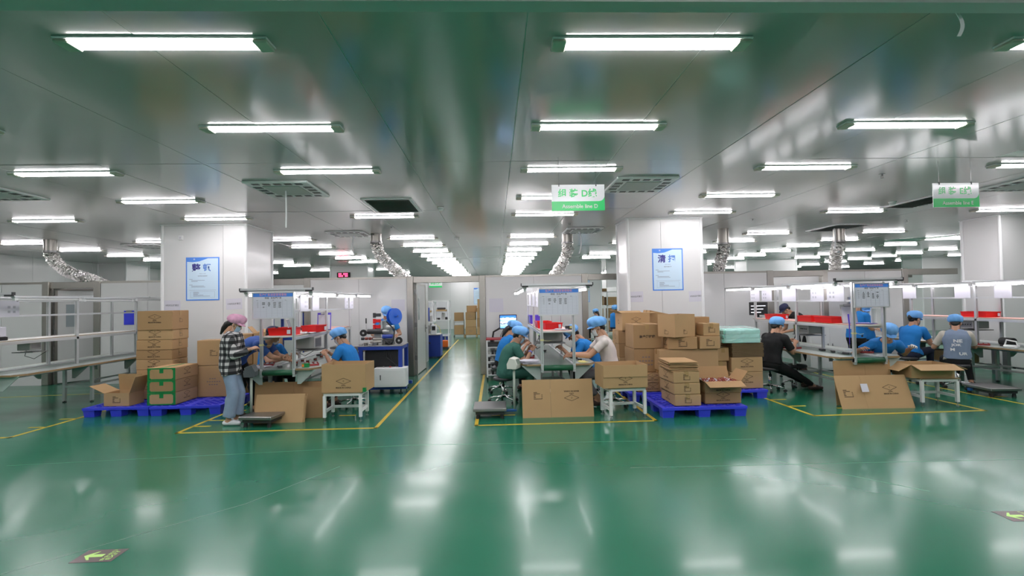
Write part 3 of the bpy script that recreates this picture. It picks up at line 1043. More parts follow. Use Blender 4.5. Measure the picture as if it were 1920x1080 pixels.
exit_sticker(-2.66, 3.485, R(1), 'brown floor sticker with a green arrow and EXIT')
exit_sticker(3.84, 3.6, R(-3), 'brown exit floor sticker at the right edge of the picture')
# ------------------------------------------------------------------ people


def remesh(mb, voxel, smooth=3):
    me = bpy.data.meshes.new('tmp')
    me.from_pydata(mb.v, [], mb.f)
    bm = bmesh.new(); bm.from_mesh(me)
    bmesh.ops.recalc_face_normals(bm, faces=bm.faces)
    bm.to_mesh(me); bm.free()
    o = bpy.data.objects.new('tmp', me)
    COL.objects.link(o)
    m = o.modifiers.new('r', 'REMESH'); m.mode = 'VOXEL'; m.voxel_size = voxel
    if smooth:
        s = o.modifiers.new('s', 'SMOOTH'); s.factor = 0.5; s.iterations = smooth
    dg = bpy.context.evaluated_depsgraph_get()
    e = bpy.data.meshes.new_from_object(o.evaluated_get(dg))
    V = np.empty(len(e.vertices) * 3); e.vertices.foreach_get('co', V)
    V = V.reshape(-1, 3)
    Fc = [tuple(p.vertices) for p in e.polygons]
    N = np.empty(len(e.vertices) * 3); e.vertices.foreach_get('normal', N)
    COL.objects.unlink(o); bpy.data.objects.remove(o); bpy.data.meshes.remove(me); bpy.data.meshes.remove(e)
    return V, Fc, N.reshape(-1, 3)


def head_proto():
    b = MB()
    b.ell((0, -.012, .032), (.074, .094, .083)).ell((0, .022, -.03), (.062, .066, .085)).ell((0, .058, -.088), (.034, .03, .026))
    b.ell((0, .03, -.07), (.052, .05, .045))
    b.caps((0, .083, .018), (0, .103, -.022), .009, .014).ell((-.012, .093, -.026), (.009, .01, .008)).ell((.012, .093, -.026), (.009, .01, .008))
    for s in (-1, 1):
        b.ell((s * .074, -.004, -.008), (.011, .021, .031))
        b.ell((s * .03, .072, .03), (.024, .014, .009))         # brow
        b.ell((s * .042, .062, -.02), (.022, .018, .018))       # cheek
    b.caps((-.018, .082, -.055), (.018, .082, -.055), .008, .008).caps((-.014, .08, -.066), (.014, .08, -.066), .009, .009)
    b.caps((0, -.02, -.06), (0, -.035, -.17), .053, .056)
    return remesh(b, 0.0065, 2)


def hand_proto():
    """left hand, palm down (-z), fingers along +y, thumb towards +x, half closed"""
    b = MB()
    for k in range(5):
        x = -.03 + k * .015
        b.caps((x * .8, .0, 0), (x, .075 - abs(k - 2) * .003, 0), .013, .012)
    b.caps((0, -.03, 0), (0, .01, 0), .024, .026)
    for x, L, sp in ((-.032, .058, -.10), (-.011, .07, -.03), (.011, .074, .03), (.032, .066, .1)):
        p = Vector((x, .075, 0))
        a = R(28)
        for q, seg in enumerate((.46, .32, .24)):
            d = Vector((math.sin(sp) * .6, math.cos(a), -math.sin(a)))
            n = p + d * L * seg
            b.caps(p, n, .0088 - q * .0008, .0082 - q * .001, 8)
            p = n
            a += R(38)
    p = Vector((.028, .015, -.006))
    for d, L in ((Vector((.62, .62, -.45)), .042), (Vector((.2, .85, -.45)), .03), (Vector((-.1, .85, -.5)), .022)):
        n = p + d.normalized() * L
        b.caps(p, n, .011, .009, 8)
        p = n
    return remesh(b, 0.005, 1)


HEAD = head_proto()
HAND = hand_proto()


def ik(a, t, l1, l2, hint):
    a, t, hint = Vector(a), Vector(t), Vector(hint)
    d = t - a
    L = d.length
    mx = (l1 + l2) * 0.999
    if L > mx:
        t = a + d * (mx / L); L = mx
    d = (t - a) / L
    x = (l1 * l1 - l2 * l2 + L * L) / (2 * L)
    h = math.sqrt(max(l1 * l1 - x * x, 0.0))
    n = hint - d * hint.dot(d)
    n = n.normalized() if n.length > 1e-5 else d.orthogonal().normalized()
    return a + d * x + n * h, t


def shell(name, V, Fc, N, keep, off, material, parent, wrinkle=0.004, freq=9.0, seed=0.0, taper=None):
    """clothing: the kept faces of the body pushed outwards, with rolled-in borders"""
    idx = {}
    vs, fs, nn = [], [], []
    for f in Fc:
        if all(keep[i] for i in f):
            g = []
            for i in f:
                if i not in idx:
                    idx[i] = len(vs); vs.append(V[i]); nn.append(N[i])
                g.append(idx[i])
            fs.append(tuple(g))
    if not fs:
        return None
    vs = np.array(vs); nn = np.array(nn)
    # border edges
    cnt = {}
    for f in fs:
        for a, b in zip(f, f[1:] + f[:1]):
            cnt[(min(a, b), max(a, b))] = cnt.get((min(a, b), max(a, b)), 0) + 1
    nb = {}
    for (a, b), c in cnt.items():
        if c == 1:
            nb.setdefault(a, []).append(b); nb.setdefault(b, []).append(a)
    for _ in range(4):          # straighten the hem
        new = {i: 0.5 * vs[i] + 0.5 * np.mean([vs[j] for j in q], axis=0) for i, q in nb.items()}
        for i, p in new.items():
            vs[i] = p
    out = []
    for p, n in zip(vs, nn):
        w = noise.noise(Vector(p * freq) + Vector((seed, 0, 0))) + 0.5 * noise.noise(Vector((p[0] * freq * 2.3, p[1] * freq * 2.3, p[2] * freq * 1.1 + seed)))
        o = off + wrinkle * w
        if taper:
            o += taper(p)
        out.append(tuple(p + n * max(o, 0.004)))
    k0 = len(out)
    m = {}
    for i in nb:
        m[i] = len(out); out.append(tuple(vs[i] - nn[i] * 0.004))
    for f in list(fs):
        for a, b in zip(f, f[1:] + f[:1]):
            if cnt[(min(a, b), max(a, b))] == 1:
                fs.append((b, a, m[a], m[b]))
    me = bpy.data.meshes.new(name)
    me.from_pydata(out, [], fs)
    me.materials.append(material)
    me.polygons.foreach_set('use_smooth', [True] * len(fs))
    me.update()
    return link(name, me, parent)


def person(label, x, y, face, hip, lean=0.0, roll=0.0, turn=0.0, hands=None, feet=None, head=(0, 0), s=1.0, top=POLO, sleeve=0.62, legs=BLACKT, leg_end=0.93,
           shoes=SHOEB, cap=CAPB, cap_style='bouffant', hair='short', mask=MASKM, girth=1.0, wide=0.0, vest=None, elbow=None, knee=None, band=None, gloves=(), hem=-0.02, grow=0.0, barefoot=False, voxel=0.0125, z=0.0):
    """local axes: x right, y forward, z up.  face: direction faced, degrees from +X.  hip: pelvis height (or (x,y,z))"""
    t = thing('person', label, 'person', (x, y, z), R(face - 90))
    hipc = Vector((0, 0, hip)) if not isinstance(hip, tuple) else Vector(hip)
    la, ro, tw = R(lean), R(roll), R(turn)
    up = Vector((math.sin(ro), math.sin(la) * math.cos(ro), math.cos(la) * math.cos(ro)))
    rt0 = Vector((1, 0, 0))
    rt = (Matrix.Rotation(-tw, 3, up) @ (rt0 - up * rt0.dot(up)).normalized())
    fw = up.cross(rt)
    b = MB()
    # torso, with a slightly rounded back
    prof = [(-.10, .135, .10), (-.04, .168, .118), (.04, .165, .116), (.14, .148, .104), (.24, .155, .108), (.33, .170, .114), (.40, .172, .105), (.45, .15, .085), (.485, .095, .068), (.52, .06, .058), (.58, .054, .055)]
    rr = []
    for h, rx, ry in prof:
        bend = 0.05 * math.sin(max(0, min(1, h / .5)) * math.pi) * (0.3 + min(1, lean / 30.0))
        c = hipc + up * h * s - fw * bend * s
        rx, ry = rx * s * girth, ry * s * girth
        rr.append([c + rt * rx * math.cos(2 * math.pi * j / 18) + fw * ry * math.sin(2 * math.pi * j / 18) for j in range(18)])
    b.rings(rr)
    prim = [('torso', hipc - up * .1 * s, hipc + up * .50 * s, .155 * s * girth, .15 * s * girth)]
    neck = hipc + up * .52 * s
    sh = [hipc + up * .425 * s - rt * .165 * s * girth, hipc + up * .425 * s + rt * .165 * s * girth]     # left, right
    hp = [hipc - rt * .085 * s - up * .03 * s, hipc + rt * .085 * s - up * .03 * s]
    l1, l2, k1, k2 = .275 * s, .245 * s, .42 * s, .405 * s
    hand_at = []
    hands = hands or ((-.15, .35, hipc.z + .22), (.15, .35, hipc.z + .22))
    feet = feet or ((-.1, 0.02, 0), (.1, 0.02, 0))
    for i in (0, 1):
        side = -1 if i == 0 else 1
        eh = Vector(elbow[i]) if elbow else Vector((side * .5, -.35, -.8))
        tgt = Vector(hands[i])
        el, wr = ik(sh[i], tgt, l1, l2, eh)
        b.caps(sh[i], el, .056 * s * girth, .043 * s * (0.5 + girth * .5)).caps(el, wr, .042 * s, .028 * s)
        prim.append(('arm%d' % i, sh[i], el, .056 * s * girth, .043 * s)); prim.append(('fore%d' % i, el, wr, .042 * s, .028 * s))
        hand_at.append((el, wr, i))
        ft = Vector(feet[i])
        ank = ft + Vector((0, 0, .075 * s))
        kh = Vector(knee[i]) if knee else Vector((side * .12, 1, .25))
        kn, ank2 = ik(hp[i], ank, k1, k2, kh)
        b.caps(hp[i], kn, .088 * s * (.6 + .4 * girth), .06 * s).caps(kn, ank2, .058 * s, .038 * s)
        b.caps(kn + (ank2 - kn) * .2 - Vector((0, .012, 0)), kn + (ank2 - kn) * .5, .055 * s, .042 * s)
        prim.append(('thigh', hp[i], kn, .088 * s, .06 * s)); prim.append(('shin', kn, ank2, .058 * s, .038 * s))
        fd = Vector((side * .12, 1, 0)).normalized()
        dz = Vector((0, 0, ank2.z - .075 * s))
        base = Vector((ank2.x, ank2.y, 0)) + dz
        heel, toe = base - fd * .045 * s + Vector((0, 0, .036)), base + fd * .16 * s + Vector((0, 0, .03))
        b.caps(ank2, base + Vector((0, 0, .05)), .036 * s, .036 * s).caps(heel, base + fd * .07 * s + Vector((0, 0, .04)), .036 * s, .04 * s).caps(base + fd * .05 * s + Vector((0, 0, .036)), toe, .04 * s, .028 * s)
        prim.append(('foot%d' % i, heel, toe, .042 * s, .03 * s))
    V, Fc, N = remesh(b, voxel, 3)
    # label every vertex by its nearest body segment
    best = np.full(len(V), 1e9); lab = np.zeros(len(V), int); tt = np.zeros(len(V))
    for k, (nm, a, c, ra, rb) in enumerate(prim):
        a, c = np.array(a), np.array(c)
        d = c - a
        L2 = d.dot(d)
        u = np.clip((V - a) @ d / L2, 0, 1)
        dist = np.linalg.norm(V - (a + u[:, None] * d), axis=1) - (ra + (rb - ra) * u)
        m = dist < best
        best[m] = dist[m]; lab[m] = k; tt[m] = u[m]
    names = np.array([p[0] for p in prim])[lab]
    tz = (V - np.array(hipc)) @ np.array(up) / s      # height along the spine
    is_t = names == 'torso'
    is_arm = (names == 'arm0') | (names == 'arm1')
    is_fore = (names == 'fore0') | (names == 'fore1')
    is_leg = (names == 'thigh') | (names == 'shin')
    upper = (is_t & (tz > hem) & (tz < .505)) | (is_arm & (tt < sleeve)) | ((names == 'thigh') & (tz > hem) & (tt < .3) & (-(V - np.array(hipc)) @ np.array(fw) / s > -.115))
    if sleeve >= 1.0:
        upper = upper | is_arm | (is_fore & (tt < sleeve - 1.0))
    lower = (is_t & (tz < 0.06)) | (names == 'thigh') | ((names == 'shin') & (tt < leg_end))
    feet_v = [names == 'foot0', names == 'foot1']
    # skin: body + head + hands in one mesh
    hu = (up * .55 + Vector((0, 0, 1)) * .45).normalized()
    hr = (Matrix.Rotation(-R(head[1]), 3, hu) @ (rt - hu * rt.dot(hu)).normalized())
    hf = hu.cross(hr)
    pit = Matrix.Rotation(-R(head[0]), 3, hr)
    hf, hu2 = pit @ hf, pit @ hu
    hs = s * .99
    hc = neck - up * .012 * s + hu * .128 * hs + hf * .02 * hs
    HM = Matrix((hr, hf, hu2)).transposed().to_4x4()
    HM.translation = hc
    HM = HM @ Matrix.Scale(hs, 4)
    vs = [tuple(p) for p in V]
    fs = list(Fc)
    mi = [0] * len(fs)

    def append(P, F2, M, m=0):
        o = len(vs)
        vs.extend(tuple(M @ Vector(p)) for p in P)
        fs.extend(tuple(i + o for i in f) for f in F2)
        mi.extend([m] * len(F2))
    append(HEAD[0], HEAD[1], HM)
    e = MB()
    for sd in (-1, 1):
        e.ell((sd * .031, .0795, .008), (.0135, .006, .006), 10, 6)
        e.box((sd * .031, .084, .03), (.034, .008, .006), (0, 0, -sd * .25))
    append(e.v, e.f, HM, 1)
    e = MB().ell((0, .089, -.06), (.02, .004, .005), 10, 5)
    append(e.v, e.f, HM, 2)
    for el, wr, i in hand_at:
        d = (wr - el).normalized()
        dd = (d + Vector((0, 0.15, -.05))).normalized()
        zz = Vector((0, 0, 1)) + Vector(((-1 if i == 0 else 1) * .55, 0, 0))
        zz = (zz - dd * zz.dot(dd)).normalized()
        xx = dd.cross(zz)
        HMx = Matrix((xx, dd, zz)).transposed().to_4x4()
        HMx.translation = wr + dd * .028 * s
        mir = 1 if i == 0 else -1
        F2 = HAND[1] if mir > 0 else [tuple(reversed(f)) for f in HAND[1]]
        append(HAND[0], F2, HMx @ Matrix.Diagonal((mir * s, s, s, 1)), 3 if i in gloves else 0)
    me = bpy.data.meshes.new('body')
    me.from_pydata(vs, [], fs)
    for m in (SKIN, INKB, mat('lips', (0.35, 0.11, 0.09), rough=.5), GLOVE):
        me.materials.append(m)
    me.polygons.foreach_set('material_index', mi)
    me.polygons.foreach_set('use_smooth', [True] * len(fs))
    me.update()
    link('body', me, t)
    sd = RND.uniform(0, 50)
    shell('trousers', V, Fc, N, lower, .007 + wide * .25, legs, t, .005, 8, sd, (lambda p: wide * max(0.0, min(1.0, (hipc.z - .25 - p[2]) * 2.0))) if wide else None)
    shell('shirt', V, Fc, N, upper, .013 + grow, top, t, .007, 9, sd + 3)
    if not barefoot:
        for fv in feet_v:
            shell('shoe', V, Fc, N, fv, .006, shoes, t, .0, 5, sd)
    if vest is not None:
        shell('vest', V, Fc, N, is_t & (tz > hem) & (tz < .5), .026, vest, t, .006, 8, sd + 7)
    elif top in (POLO, POLOD):
        c = MB()       # polo collar
        for a0, a1 in ((20, 160), (170, 370)):
            pr = []
            for q in range(7):
                a = R(a0 + (a1 - a0) * q / 6)
                o1 = hipc + up * .505 * s + rt * .068 * math.cos(a) * s + fw * .066 * math.sin(a) * s
                o2 = hipc + up * .465 * s + rt * .098 * math.cos(a) * s + fw * .088 * math.sin(a) * s
                n_ = (rt * math.cos(a) + fw * math.sin(a)) * .006 + up * .006
                pr.append([o1, o2, o2 + n_, o1 + n_])
            c.rings(pr)
        c.build('collar', top, t)
    if band is not None:
        el, wr, i = hand_at[band]
        d = (wr - el).normalized()
        MB().cyl(wr - d * .03, wr - d * .005, .036 * s, n=14).build('wrist_band', LILAC, t)
    # hair, cap, mask
    hb = MB()
    if hair:
        n, m = 22, 14
        base = MB().ell((0, -.014, .034), (.081, .101, .089), n, m)
        low = -.055 if hair == 'short' else -.09
        fs2 = []
        for f in base.f:
            c = sum((Vector(base.v[i]) for i in f), Vector()) / len(f)
            facey = .035 + max(0, (c.z - .03)) * 1.2
            if c.z < low or (c.y > facey and c.z < .085) or (abs(c.x) > .06 and c.y > .0 and c.z < .03):
                continue
            fs2.append(f)
        hb.add(base.v, fs2)
        hb.ell((0, -.07, -.02), (.062, .038, .055), 12, 7)
        if hair == 'long':
            hb.tube([(0, -.08, .0), (0, -.115, -.06), (0, -.12, -.14), (0, -.11, -.24)], .03, 10, radii=[.045, .045, .036, .012])
        if hair == 'bun':
            hb.ell((0, -.1, .01), (.05, .05, .06), 12, 8)
        ho = MB().add(hb.v, hb.f, 0, HM).build('hair', HAIR, t, smooth=True)
    if cap is not None:
        cb = MB()
        n = 48
        rr = []
        if cap_style == 'bouffant':
            pr = [(.018, 1.0, .0), (.026, 1.08, .1), (.05, 1.2, .3), (.09, 1.26, .5), (.128, 1.12, .65), (.155, .8, .7), (.167, .33, .7)]
        else:
            pr = [(.035, 1.0, .0), (.06, 1.02, .0), (.09, .98, .0), (.115, .82, .0), (.13, .52, .0), (.135, .2, .0)]
        for q, (zz, k, bk) in enumerate(pr):
            ring = []
            for j in range(n):
                a = 2 * math.pi * j / n
                w = (1 + (.03, .06, .07, .06, .045, .03, 0)[q] * math.sin(a * 8 + q * .7 + sd) * (cap_style == 'bouffant')) * (1 + (.12 if cap_style == 'bouffant' else .03) * noise.noise(Vector((math.cos(a) * 1.9, math.sin(a) * 1.9, q * .5 + sd))))
                px, py = .087 * k * w * math.cos(a), .104 * k * w * math.sin(a) - .014 - bk * .022
                tilt = -.16 * (py + .014) if cap_style == 'bouffant' else 0.05 * py
                ring.append(HM @ Vector((px, py, zz + (py + .014) * (0.26 if cap_style == 'bouffant' else .1))))
            rr.append(ring)
        cb.rings(rr)
        br = []
        for q in range(9):       # short visor
            a = R(28 + 124 * q / 8)
            i0 = Vector((.088 * math.cos(a), .106 * math.sin(a) - .014, .03 + .1 * math.sin(a) * .26))
            ext = .05 * math.sin((q + .5) / 9 * math.pi) + .004
            i1 = i0 + Vector((.35 * math.cos(a) * ext, ext, -.016))
            br.append([HM @ i0, HM @ i1, HM @ (i1 + Vector((0, 0, .004))), HM @ (i0 + Vector((0, 0, .006)))])
        co = cb.build('cap', cap, t, smooth=True)
        MB().rings(br).build('visor', cap, co)
    if mask is not None:
        mb = MB()
        gx, gz = 11, 7
        pts = []
        for k in range(gz):
            w_ = -.1 + .1 * k / (gz - 1)
            for j in range(gx):
                u = -1 + 2 * j / (gx - 1)
                xx = .068 * u
                yy = .018 + .085 * math.sqrt(max(0, 1 - (u * .93) ** 2)) * (1 - .16 * abs((w_ + .045) / .05) ** 2) + .004
                if k == gz - 1:
                    yy += .010 * (1 - abs(u))
                pts.append((xx, yy, w_))
        mb.add(pts, [(k * gx + j, k * gx + j + 1, (k + 1) * gx + j + 1, (k + 1) * gx + j) for k in range(gz - 1) for j in range(gx - 1)], 0, HM)
        mk = mb.build('face_mask', mask, t, smooth=True)
        lb = MB()
        for sd2 in (-1, 1):
            lb.tube([HM @ Vector(p) for p in ((sd2 * .067, .045, -.02), (sd2 * .079, .0, .015), (sd2 * .083, -.018, -.01), (sd2 * .067, .04, -.085))], .0018, 5)
        lb.build('ear_loop', WHITE, mk)
    return t


# line C
woman = person('woman in a black and white checked shirt and pink cap at the left bench', -3.72, 7.2, 8, .828, lean=6, hands=((-.06, .24, 1.03), (.07, .27, 1.04)), feet=((-.08, .05, 0), (.09, .0, 0)), head=(28, 0), s=.905,
               top=PLAID, sleeve=1.86, legs=JEANS, wide=.035, shoes=SHOEW, cap=CAPP, hair='long', hem=-.16, grow=.016, leg_end=.86, mask=MASKM, girth=1.02)
person('worker in a dark blue shirt bending far over the left bench', -3.96, 7.86, 2, .86, lean=62, hands=((.02, .72, .86), (-.12, .68, .80)), feet=((-.1, .22, 0), (.16, .02, 0)), head=(-20, 0), s=1.0,
       top=POLOD, sleeve=.72, legs=BLACKT, cap=CAPN, cap_style='cap', hair='short', mask=None, knee=((-.1, 1, .2), (.1, 1, .2)), elbow=((-.6, .1, -.7), (.8, -.1, -.5)))
person('seated worker in blue polo between the posts of the left bench', -3.86, 8.62, -22, .52, lean=16, hands=((-.12, .46, .82), (.16, .52, .78)), feet=((-.14, .42, 0), (.14, .40, 0)), head=(14, 0), s=1.0, mask=MASKW)
person('seated worker in blue polo and cap facing the left bench from the right', -2.32, 8.28, 176, .52, lean=20, hands=((-.10, .40, .83), (.08, .40, .84)), feet=((-.14, .40, 0), (.12, .34, 0)), head=(22, 0), s=1.0, mask=MASKW, girth=1.05)
person('worker hidden behind the winding machine with only a blue cap showing', -2.28, 10.62, -75, .86, lean=18, hands=((-.2, .35, 1.0), (.2, .35, 1.0)), head=(28, 0), s=.97, mask=None)
# line D
person('seated worker in a green tunic at the left side of line D', .15, 8.2, 4, .50, lean=24, hands=((-.05, .40, .84), (.08, .42, .83)), feet=((-.14, .45, 0), (.14, .4, 0)), head=(16, 0), s=1.0, top=SCRUB, legs=SCRUB, girth=1.05, band=1)
person('seated long haired worker in blue behind the worker in green', .12, 9.15, 14, .55, lean=22, hands=((-.1, .42, .86), (.12, .42, .84)), feet=((-.14, .4, 0), (.14, .4, 0)), head=(22, 0), s=1.0, hair='long', mask=MASKM)
person('seated man in a white shirt and blue cap at the right of line D', 1.77, 7.72, 178, .56, lean=15, hands=((-.06, .58, .80), (.12, .56, .80)), feet=((-.16, .22, .05), (.12, .18, .05)), head=(16, 0), s=1.08, top=WHITET, legs=GREYC, leg_end=.8, mask=MASKW, band=0)
person('seated worker in blue polo leaning low over the right of line D', 1.72, 8.6, 180, .54, lean=38, hands=((-.10, .56, .80), (.14, .54, .80)), feet=((-.16, .3, 0), (.12, .3, 0)), head=(26, 0), s=1.03, mask=None)
person('distant seated woman in blue with a long ponytail beyond line D', 4.08, 19.6, 118, .52, lean=14, head=(20, 0), hair='long', mask=MASKM, feet=((-.14, .4, 0), (.14, .4, 0)), s=1.0, voxel=.02)
person('distant worker in blue turning round beyond line D', 4.52, 18.9, 20, .60, lean=4, head=(0, -35), hair='short', mask=None, feet=((-.14, .35, 0), (.14, .35, 0)), s=1.05, voxel=.02, legs=NAVYC)
# line E
person('seated worker all in black with a blue cap and outstretched legs', 4.80, 8.62, 14, .50, lean=14, hands=((-.06, .40, .83), (.12, .42, .82)), feet=((-.02, .80, .0), (.16, .74, .0)), head=(14, -10), s=1.03, top=BLACKT, legs=BLACKT, girth=1.18, mask=None, knee=((0, .3, 1), (0, .3, 1)), sleeve=.8)
person('man in black with a navy cap bending over line E', 6.95, 11.0, 180, .90, lean=48, hands=((-.12, .55, .86), (.12, .5, .84)), head=(20, 0), s=1.02, top=BLACKT, legs=BLACKT, cap=CAPN, cap_style='cap', mask=None)
person('standing worker in blue seen behind the line E board', 6.92, 9.4, 24, .84, lean=5, hands=((-.1, .34, 1.05), (.12, .32, 1.0)), head=(12, 0), s=.98, legs=BLACKT)
person('worker with a blue cap half hidden by white panels behind line E', 7.72, 10.2, -120, .76, lean=12, hands=((-.2, .3, .95), (.2, .35, .95)), head=(20, 0), s=.93, mask=MASKM, voxel=.015)
person('worker in blue leaning over the near end of line E with arms spread', 6.30, 8.14, -100, .50, lean=40, hands=((-.34, .36, .80), (.42, .40, .78)), feet=((-.2, .25, 0), (.2, .3, 0)), head=(16, 10), s=1.06, girth=1.1, mask=None, gloves=(0,), legs=BLACKT, elbow=((-.8, -.2, -.5), (.8, -.2, -.5)))
person('seated woman in blue polo and face mask right of the line E board', 7.74, 9.15, 22, .56, lean=20, hands=((-.1, .42, .86), (.1, .42, .86)), feet=((-.12, .35, .1), (.12, .45, .1)), head=(12, 12), s=1.02, legs=NAVYC, hair='bun', mask=MASKW)
vest_p = person('seated worker seen from behind in a grey denim vest with white letters', 8.06, 8.5, 52, .50, lean=12, hands=((-.22, .34, .80), (.16, .44, .80)), feet=((-.2, .3, 0), (.2, .3, 0)), head=(16, 10), s=1.0, top=CREAMC, vest=DENIM, legs=BLACKT, girth=1.02, mask=MASKM, sleeve=.8)
# white letters printed across the back of the vest
vl = MB()
for txt, px, pz, hh in (('NE', .0, .33, .055), ('JOK', -.02, .255, .055), ('M', -.06, .18, .05), ('UR', .05, .11, .05)):
    vs_, fs_, w_, h_ = text_mesh(txt, .03)
    k = hh / h_
    P = []
    for u, v in vs_:
        a = (px + u * k) / .17
        zz = pz + v * k
        zl = zz * math.cos(R(12))
        bend = .05 * math.sin(max(0, min(1, zz / .5)) * math.pi) * .7
        P.append((math.sin(a) * .222, -math.cos(a) * .178 + zz * math.sin(R(12)) - bend, .50 + zl))
    vl.add(P, fs_)
vl.build('vest_lettering', WHITE, vest_p)
# ------------------------------------------------------------------ assembly benches


def bench(cx, y0, y1, label, rail_front=True, shelf_mat=True, lit=True, leg_ys=None):
    """long conveyor bench: belt, side boards, posts, shelf, rails and lamps"""
    t = thing('assembly_bench', label, 'workbench', (cx, y0, 0), group='conveyor assembly benches')
    L = y1 - y0
    W2 = 0.235
    # belt bed and roller
    bd = MB().bx(-W2 + .02, W2 - .02, 0.05, L, .655, .695).build('conveyor_belt', BELT, t)
    MB().cyl((-W2 + .02, .0, .66), (W2 - .02, .0, .66), .042, n=16).build('front_roller', ROLLG, t, smooth=True)
    for s in (-1, 1):
        MB().bevbox(s * W2 - .02, s * W2 + .02, -.03, L, .63, .71, .004).build('side_rail', ALU, t)
        # side board with a bevelled front corner
        xo = s * .56
        xi = s * (W2 + .02)
        z0, z1 = .69, .715
        poly = [(xi, 0.0), (xo - s * .10, 0.0), (xo, .16), (xo, L), (xi, L)]
        if s < 0:
            poly = poly[::-1]
        MB().prism(poly, z1 - z0, T(0, 0, z0)).build('side_board', BOARD, t)
        e = MB()
        e.bar((xo, .16, .7025), (xo, L, .7025), .006, .027).bar((xi, 0, .7025), (xo - s * .10, 0, .7025), .006, .027).bar((xo - s * .1, 0, .7025), (xo, .16, .7025), .006, .027)
        e.build('board_edging', EDGE, t)
        # triangular bracket plates under the board
        for k, yy in enumerate([.06] + [q for q in (1.3, 2.5) if q < L - .3]):
            MB().prism([(0, 0), (.28, 0), (.05, -.21), (0, -.21)] if s > 0 else [(0, 0), (0, -.21), (-.05, -.21), (-.28, 0)], .012, FRONT(xi, yy + .012, .69)).build('bracket', GREYP if k else mat('bracket_green', (0.42, 0.5, 0.47), rough=.4), t)
    # legs
    ys = [.28]
    while ys[-1] + 1.25 < L - .1:
        ys.append(ys[-1] + 1.25)
    ys = leg_ys or ys
    for yy in ys:
        for s in (-1, 1):
            lg = MB().bx(s * W2 - .022, s * W2 + .022, yy - .022, yy + .022, .03, .64).build('leg', ALU, t)
            MB().cyl((s * W2, yy, 0), (s * W2, yy, .012), .03, n=10).cyl((s * W2, yy, .01), (s * W2, yy, .04), .008, n=6).build('levelling_foot', BLACK, lg)
        MB().bx(-W2 + .022, W2 - .022, yy - .018, yy + .018, .26, .30).build('cross_rail', ALU, t)
    for s in (-1, 1):
        MB().bx(s * W2 - .015, s * W2 + .015, ys[0], ys[-1], .285, .315).build('lower_rail', ALU, t)
    # upright posts
    ps = [0.0]
    while ps[-1] + 1.42 < L + .05:
        ps.append(ps[-1] + 1.42)
    for yy in ps:
        for s in (-1, 1):
            p = MB().bx(s * W2 - .02, s * W2 + .02, yy - .02, yy + .02, .6 if yy == 0 else .7, 1.84).build('post', ALU, t)
            g = MB()
            for q in (-1, 1):   # T-slot grooves
                g.bx(s * W2 - .004, s * W2 + .004, yy + q * .0201 - .0006, yy + q * .0201 + .0006, .72, 1.82)
            g.build('slot', STEEL_D, p)
        MB().bx(-W2 + .02, W2 - .02, yy - .015, yy + .015, 1.80, 1.83).build('cross_rail', ALU, t)
    end = ps[-1]
    for s in (-1, 1):
        MB().bx(s * W2 - .012, s * W2 + .012, .02, end, 1.545, 1.57).build('sheet_rail', ALU, t)
        MB().bx(s * W2 - .012, s * W2 + .012, .02, end, 1.775, 1.80).build('sheet_rail', ALU, t)
        MB().bx(s * W2 - .02, s * W2 + .02, .02, end, 1.135, 1.175).build('shelf_rail', ALU, t)
    # shelf
    sh = MB().bx(-W2 - .005, W2 + .005, 0.03, end + .1, 1.175, 1.195).build('shelf_board', BOARDW, t)
    MB().bx(-W2 + .02, W2 - .02, .06, end + .08, 1.195, 1.199).build('shelf_mat', PINKMAT if shelf_mat else BOARDW, sh)
    for s in (-1, 1):
        MB().bx(s * (W2 + .006) - .002, s * (W2 + .006) + .002, .03, end + .1, 1.188, 1.196).build('shelf_edging', EDGE, sh)
    # lamp rails over both sides, carried by cross arms
    for yy in ps:
        MB().bar((-.50, yy, 1.86), (.50, yy, 1.86), .03, .03).build('lamp_arm', ALU, t)
    if rail_front:
        MB().bar((-.52, -.03, 1.885), (.52, -.03, 1.885), .035, .03).bar((-.50, -.05, 1.85), (.5, -.05, 1.85), .012, .012).build('front_rail', ALU, t)
        for s in (-1, 1):
            MB().bx(s * .47 - .045, s * .47 + .045, -.065, -.01, 1.845, 1.87).bx(s * .525 - .006, s * .525 + .006, -.055, -.005, 1.86, 1.905).build('rail_clamp', DARKP, t)
    for s in (-1, 1):
        a = .02
        k = 0
        while a + .9 < L + .2:
            b = min(a + 1.22, L + .15)
            zz = 1.835 - .012 * (k % 2)
            hs = MB().bevbox(s * .47 - .03, s * .47 + .03, a, b - .03, zz - .012, zz + .022, .006).build('lamp_housing', ALU, t)
            MB().cyl((s * .47, a + .06, zz - .032), (s * .47, b - .09, zz - .032), .0135, n=8).build('lit_tube' if lit else 'tube', BTUBE if lit else WHITE, hs)
            MB().bx(s * .47 - .018, s * .47 + .018, a + .01, a + .06, zz - .05, zz - .012).build('lamp_holder', WHITE, hs)
            MB().bx(s * .47 - .018, s * .47 + .018, b - .09, b - .04, zz - .05, zz - .012).build('lamp_holder', WHITE, hs)
            a = b
            k += 1
    return t


bench(-3.19, 7.5, 11.0, 'aluminium assembly bench with green roller where the checked shirt woman stands')
bench(0.92, 7.35, 10.75, 'aluminium assembly bench under the line D sign')
bench(5.65, 7.4, 11.1, 'aluminium assembly bench under the line E sign with red bins')
bench(-7.40, 7.45, 11.0, 'empty aluminium assembly bench at the left edge', shelf_mat=False, lit=False, leg_ys=[1.75, 3.3])
bench(9.03, 7.45, 11.1, 'aluminium assembly bench at the right edge beside the vest wearer')


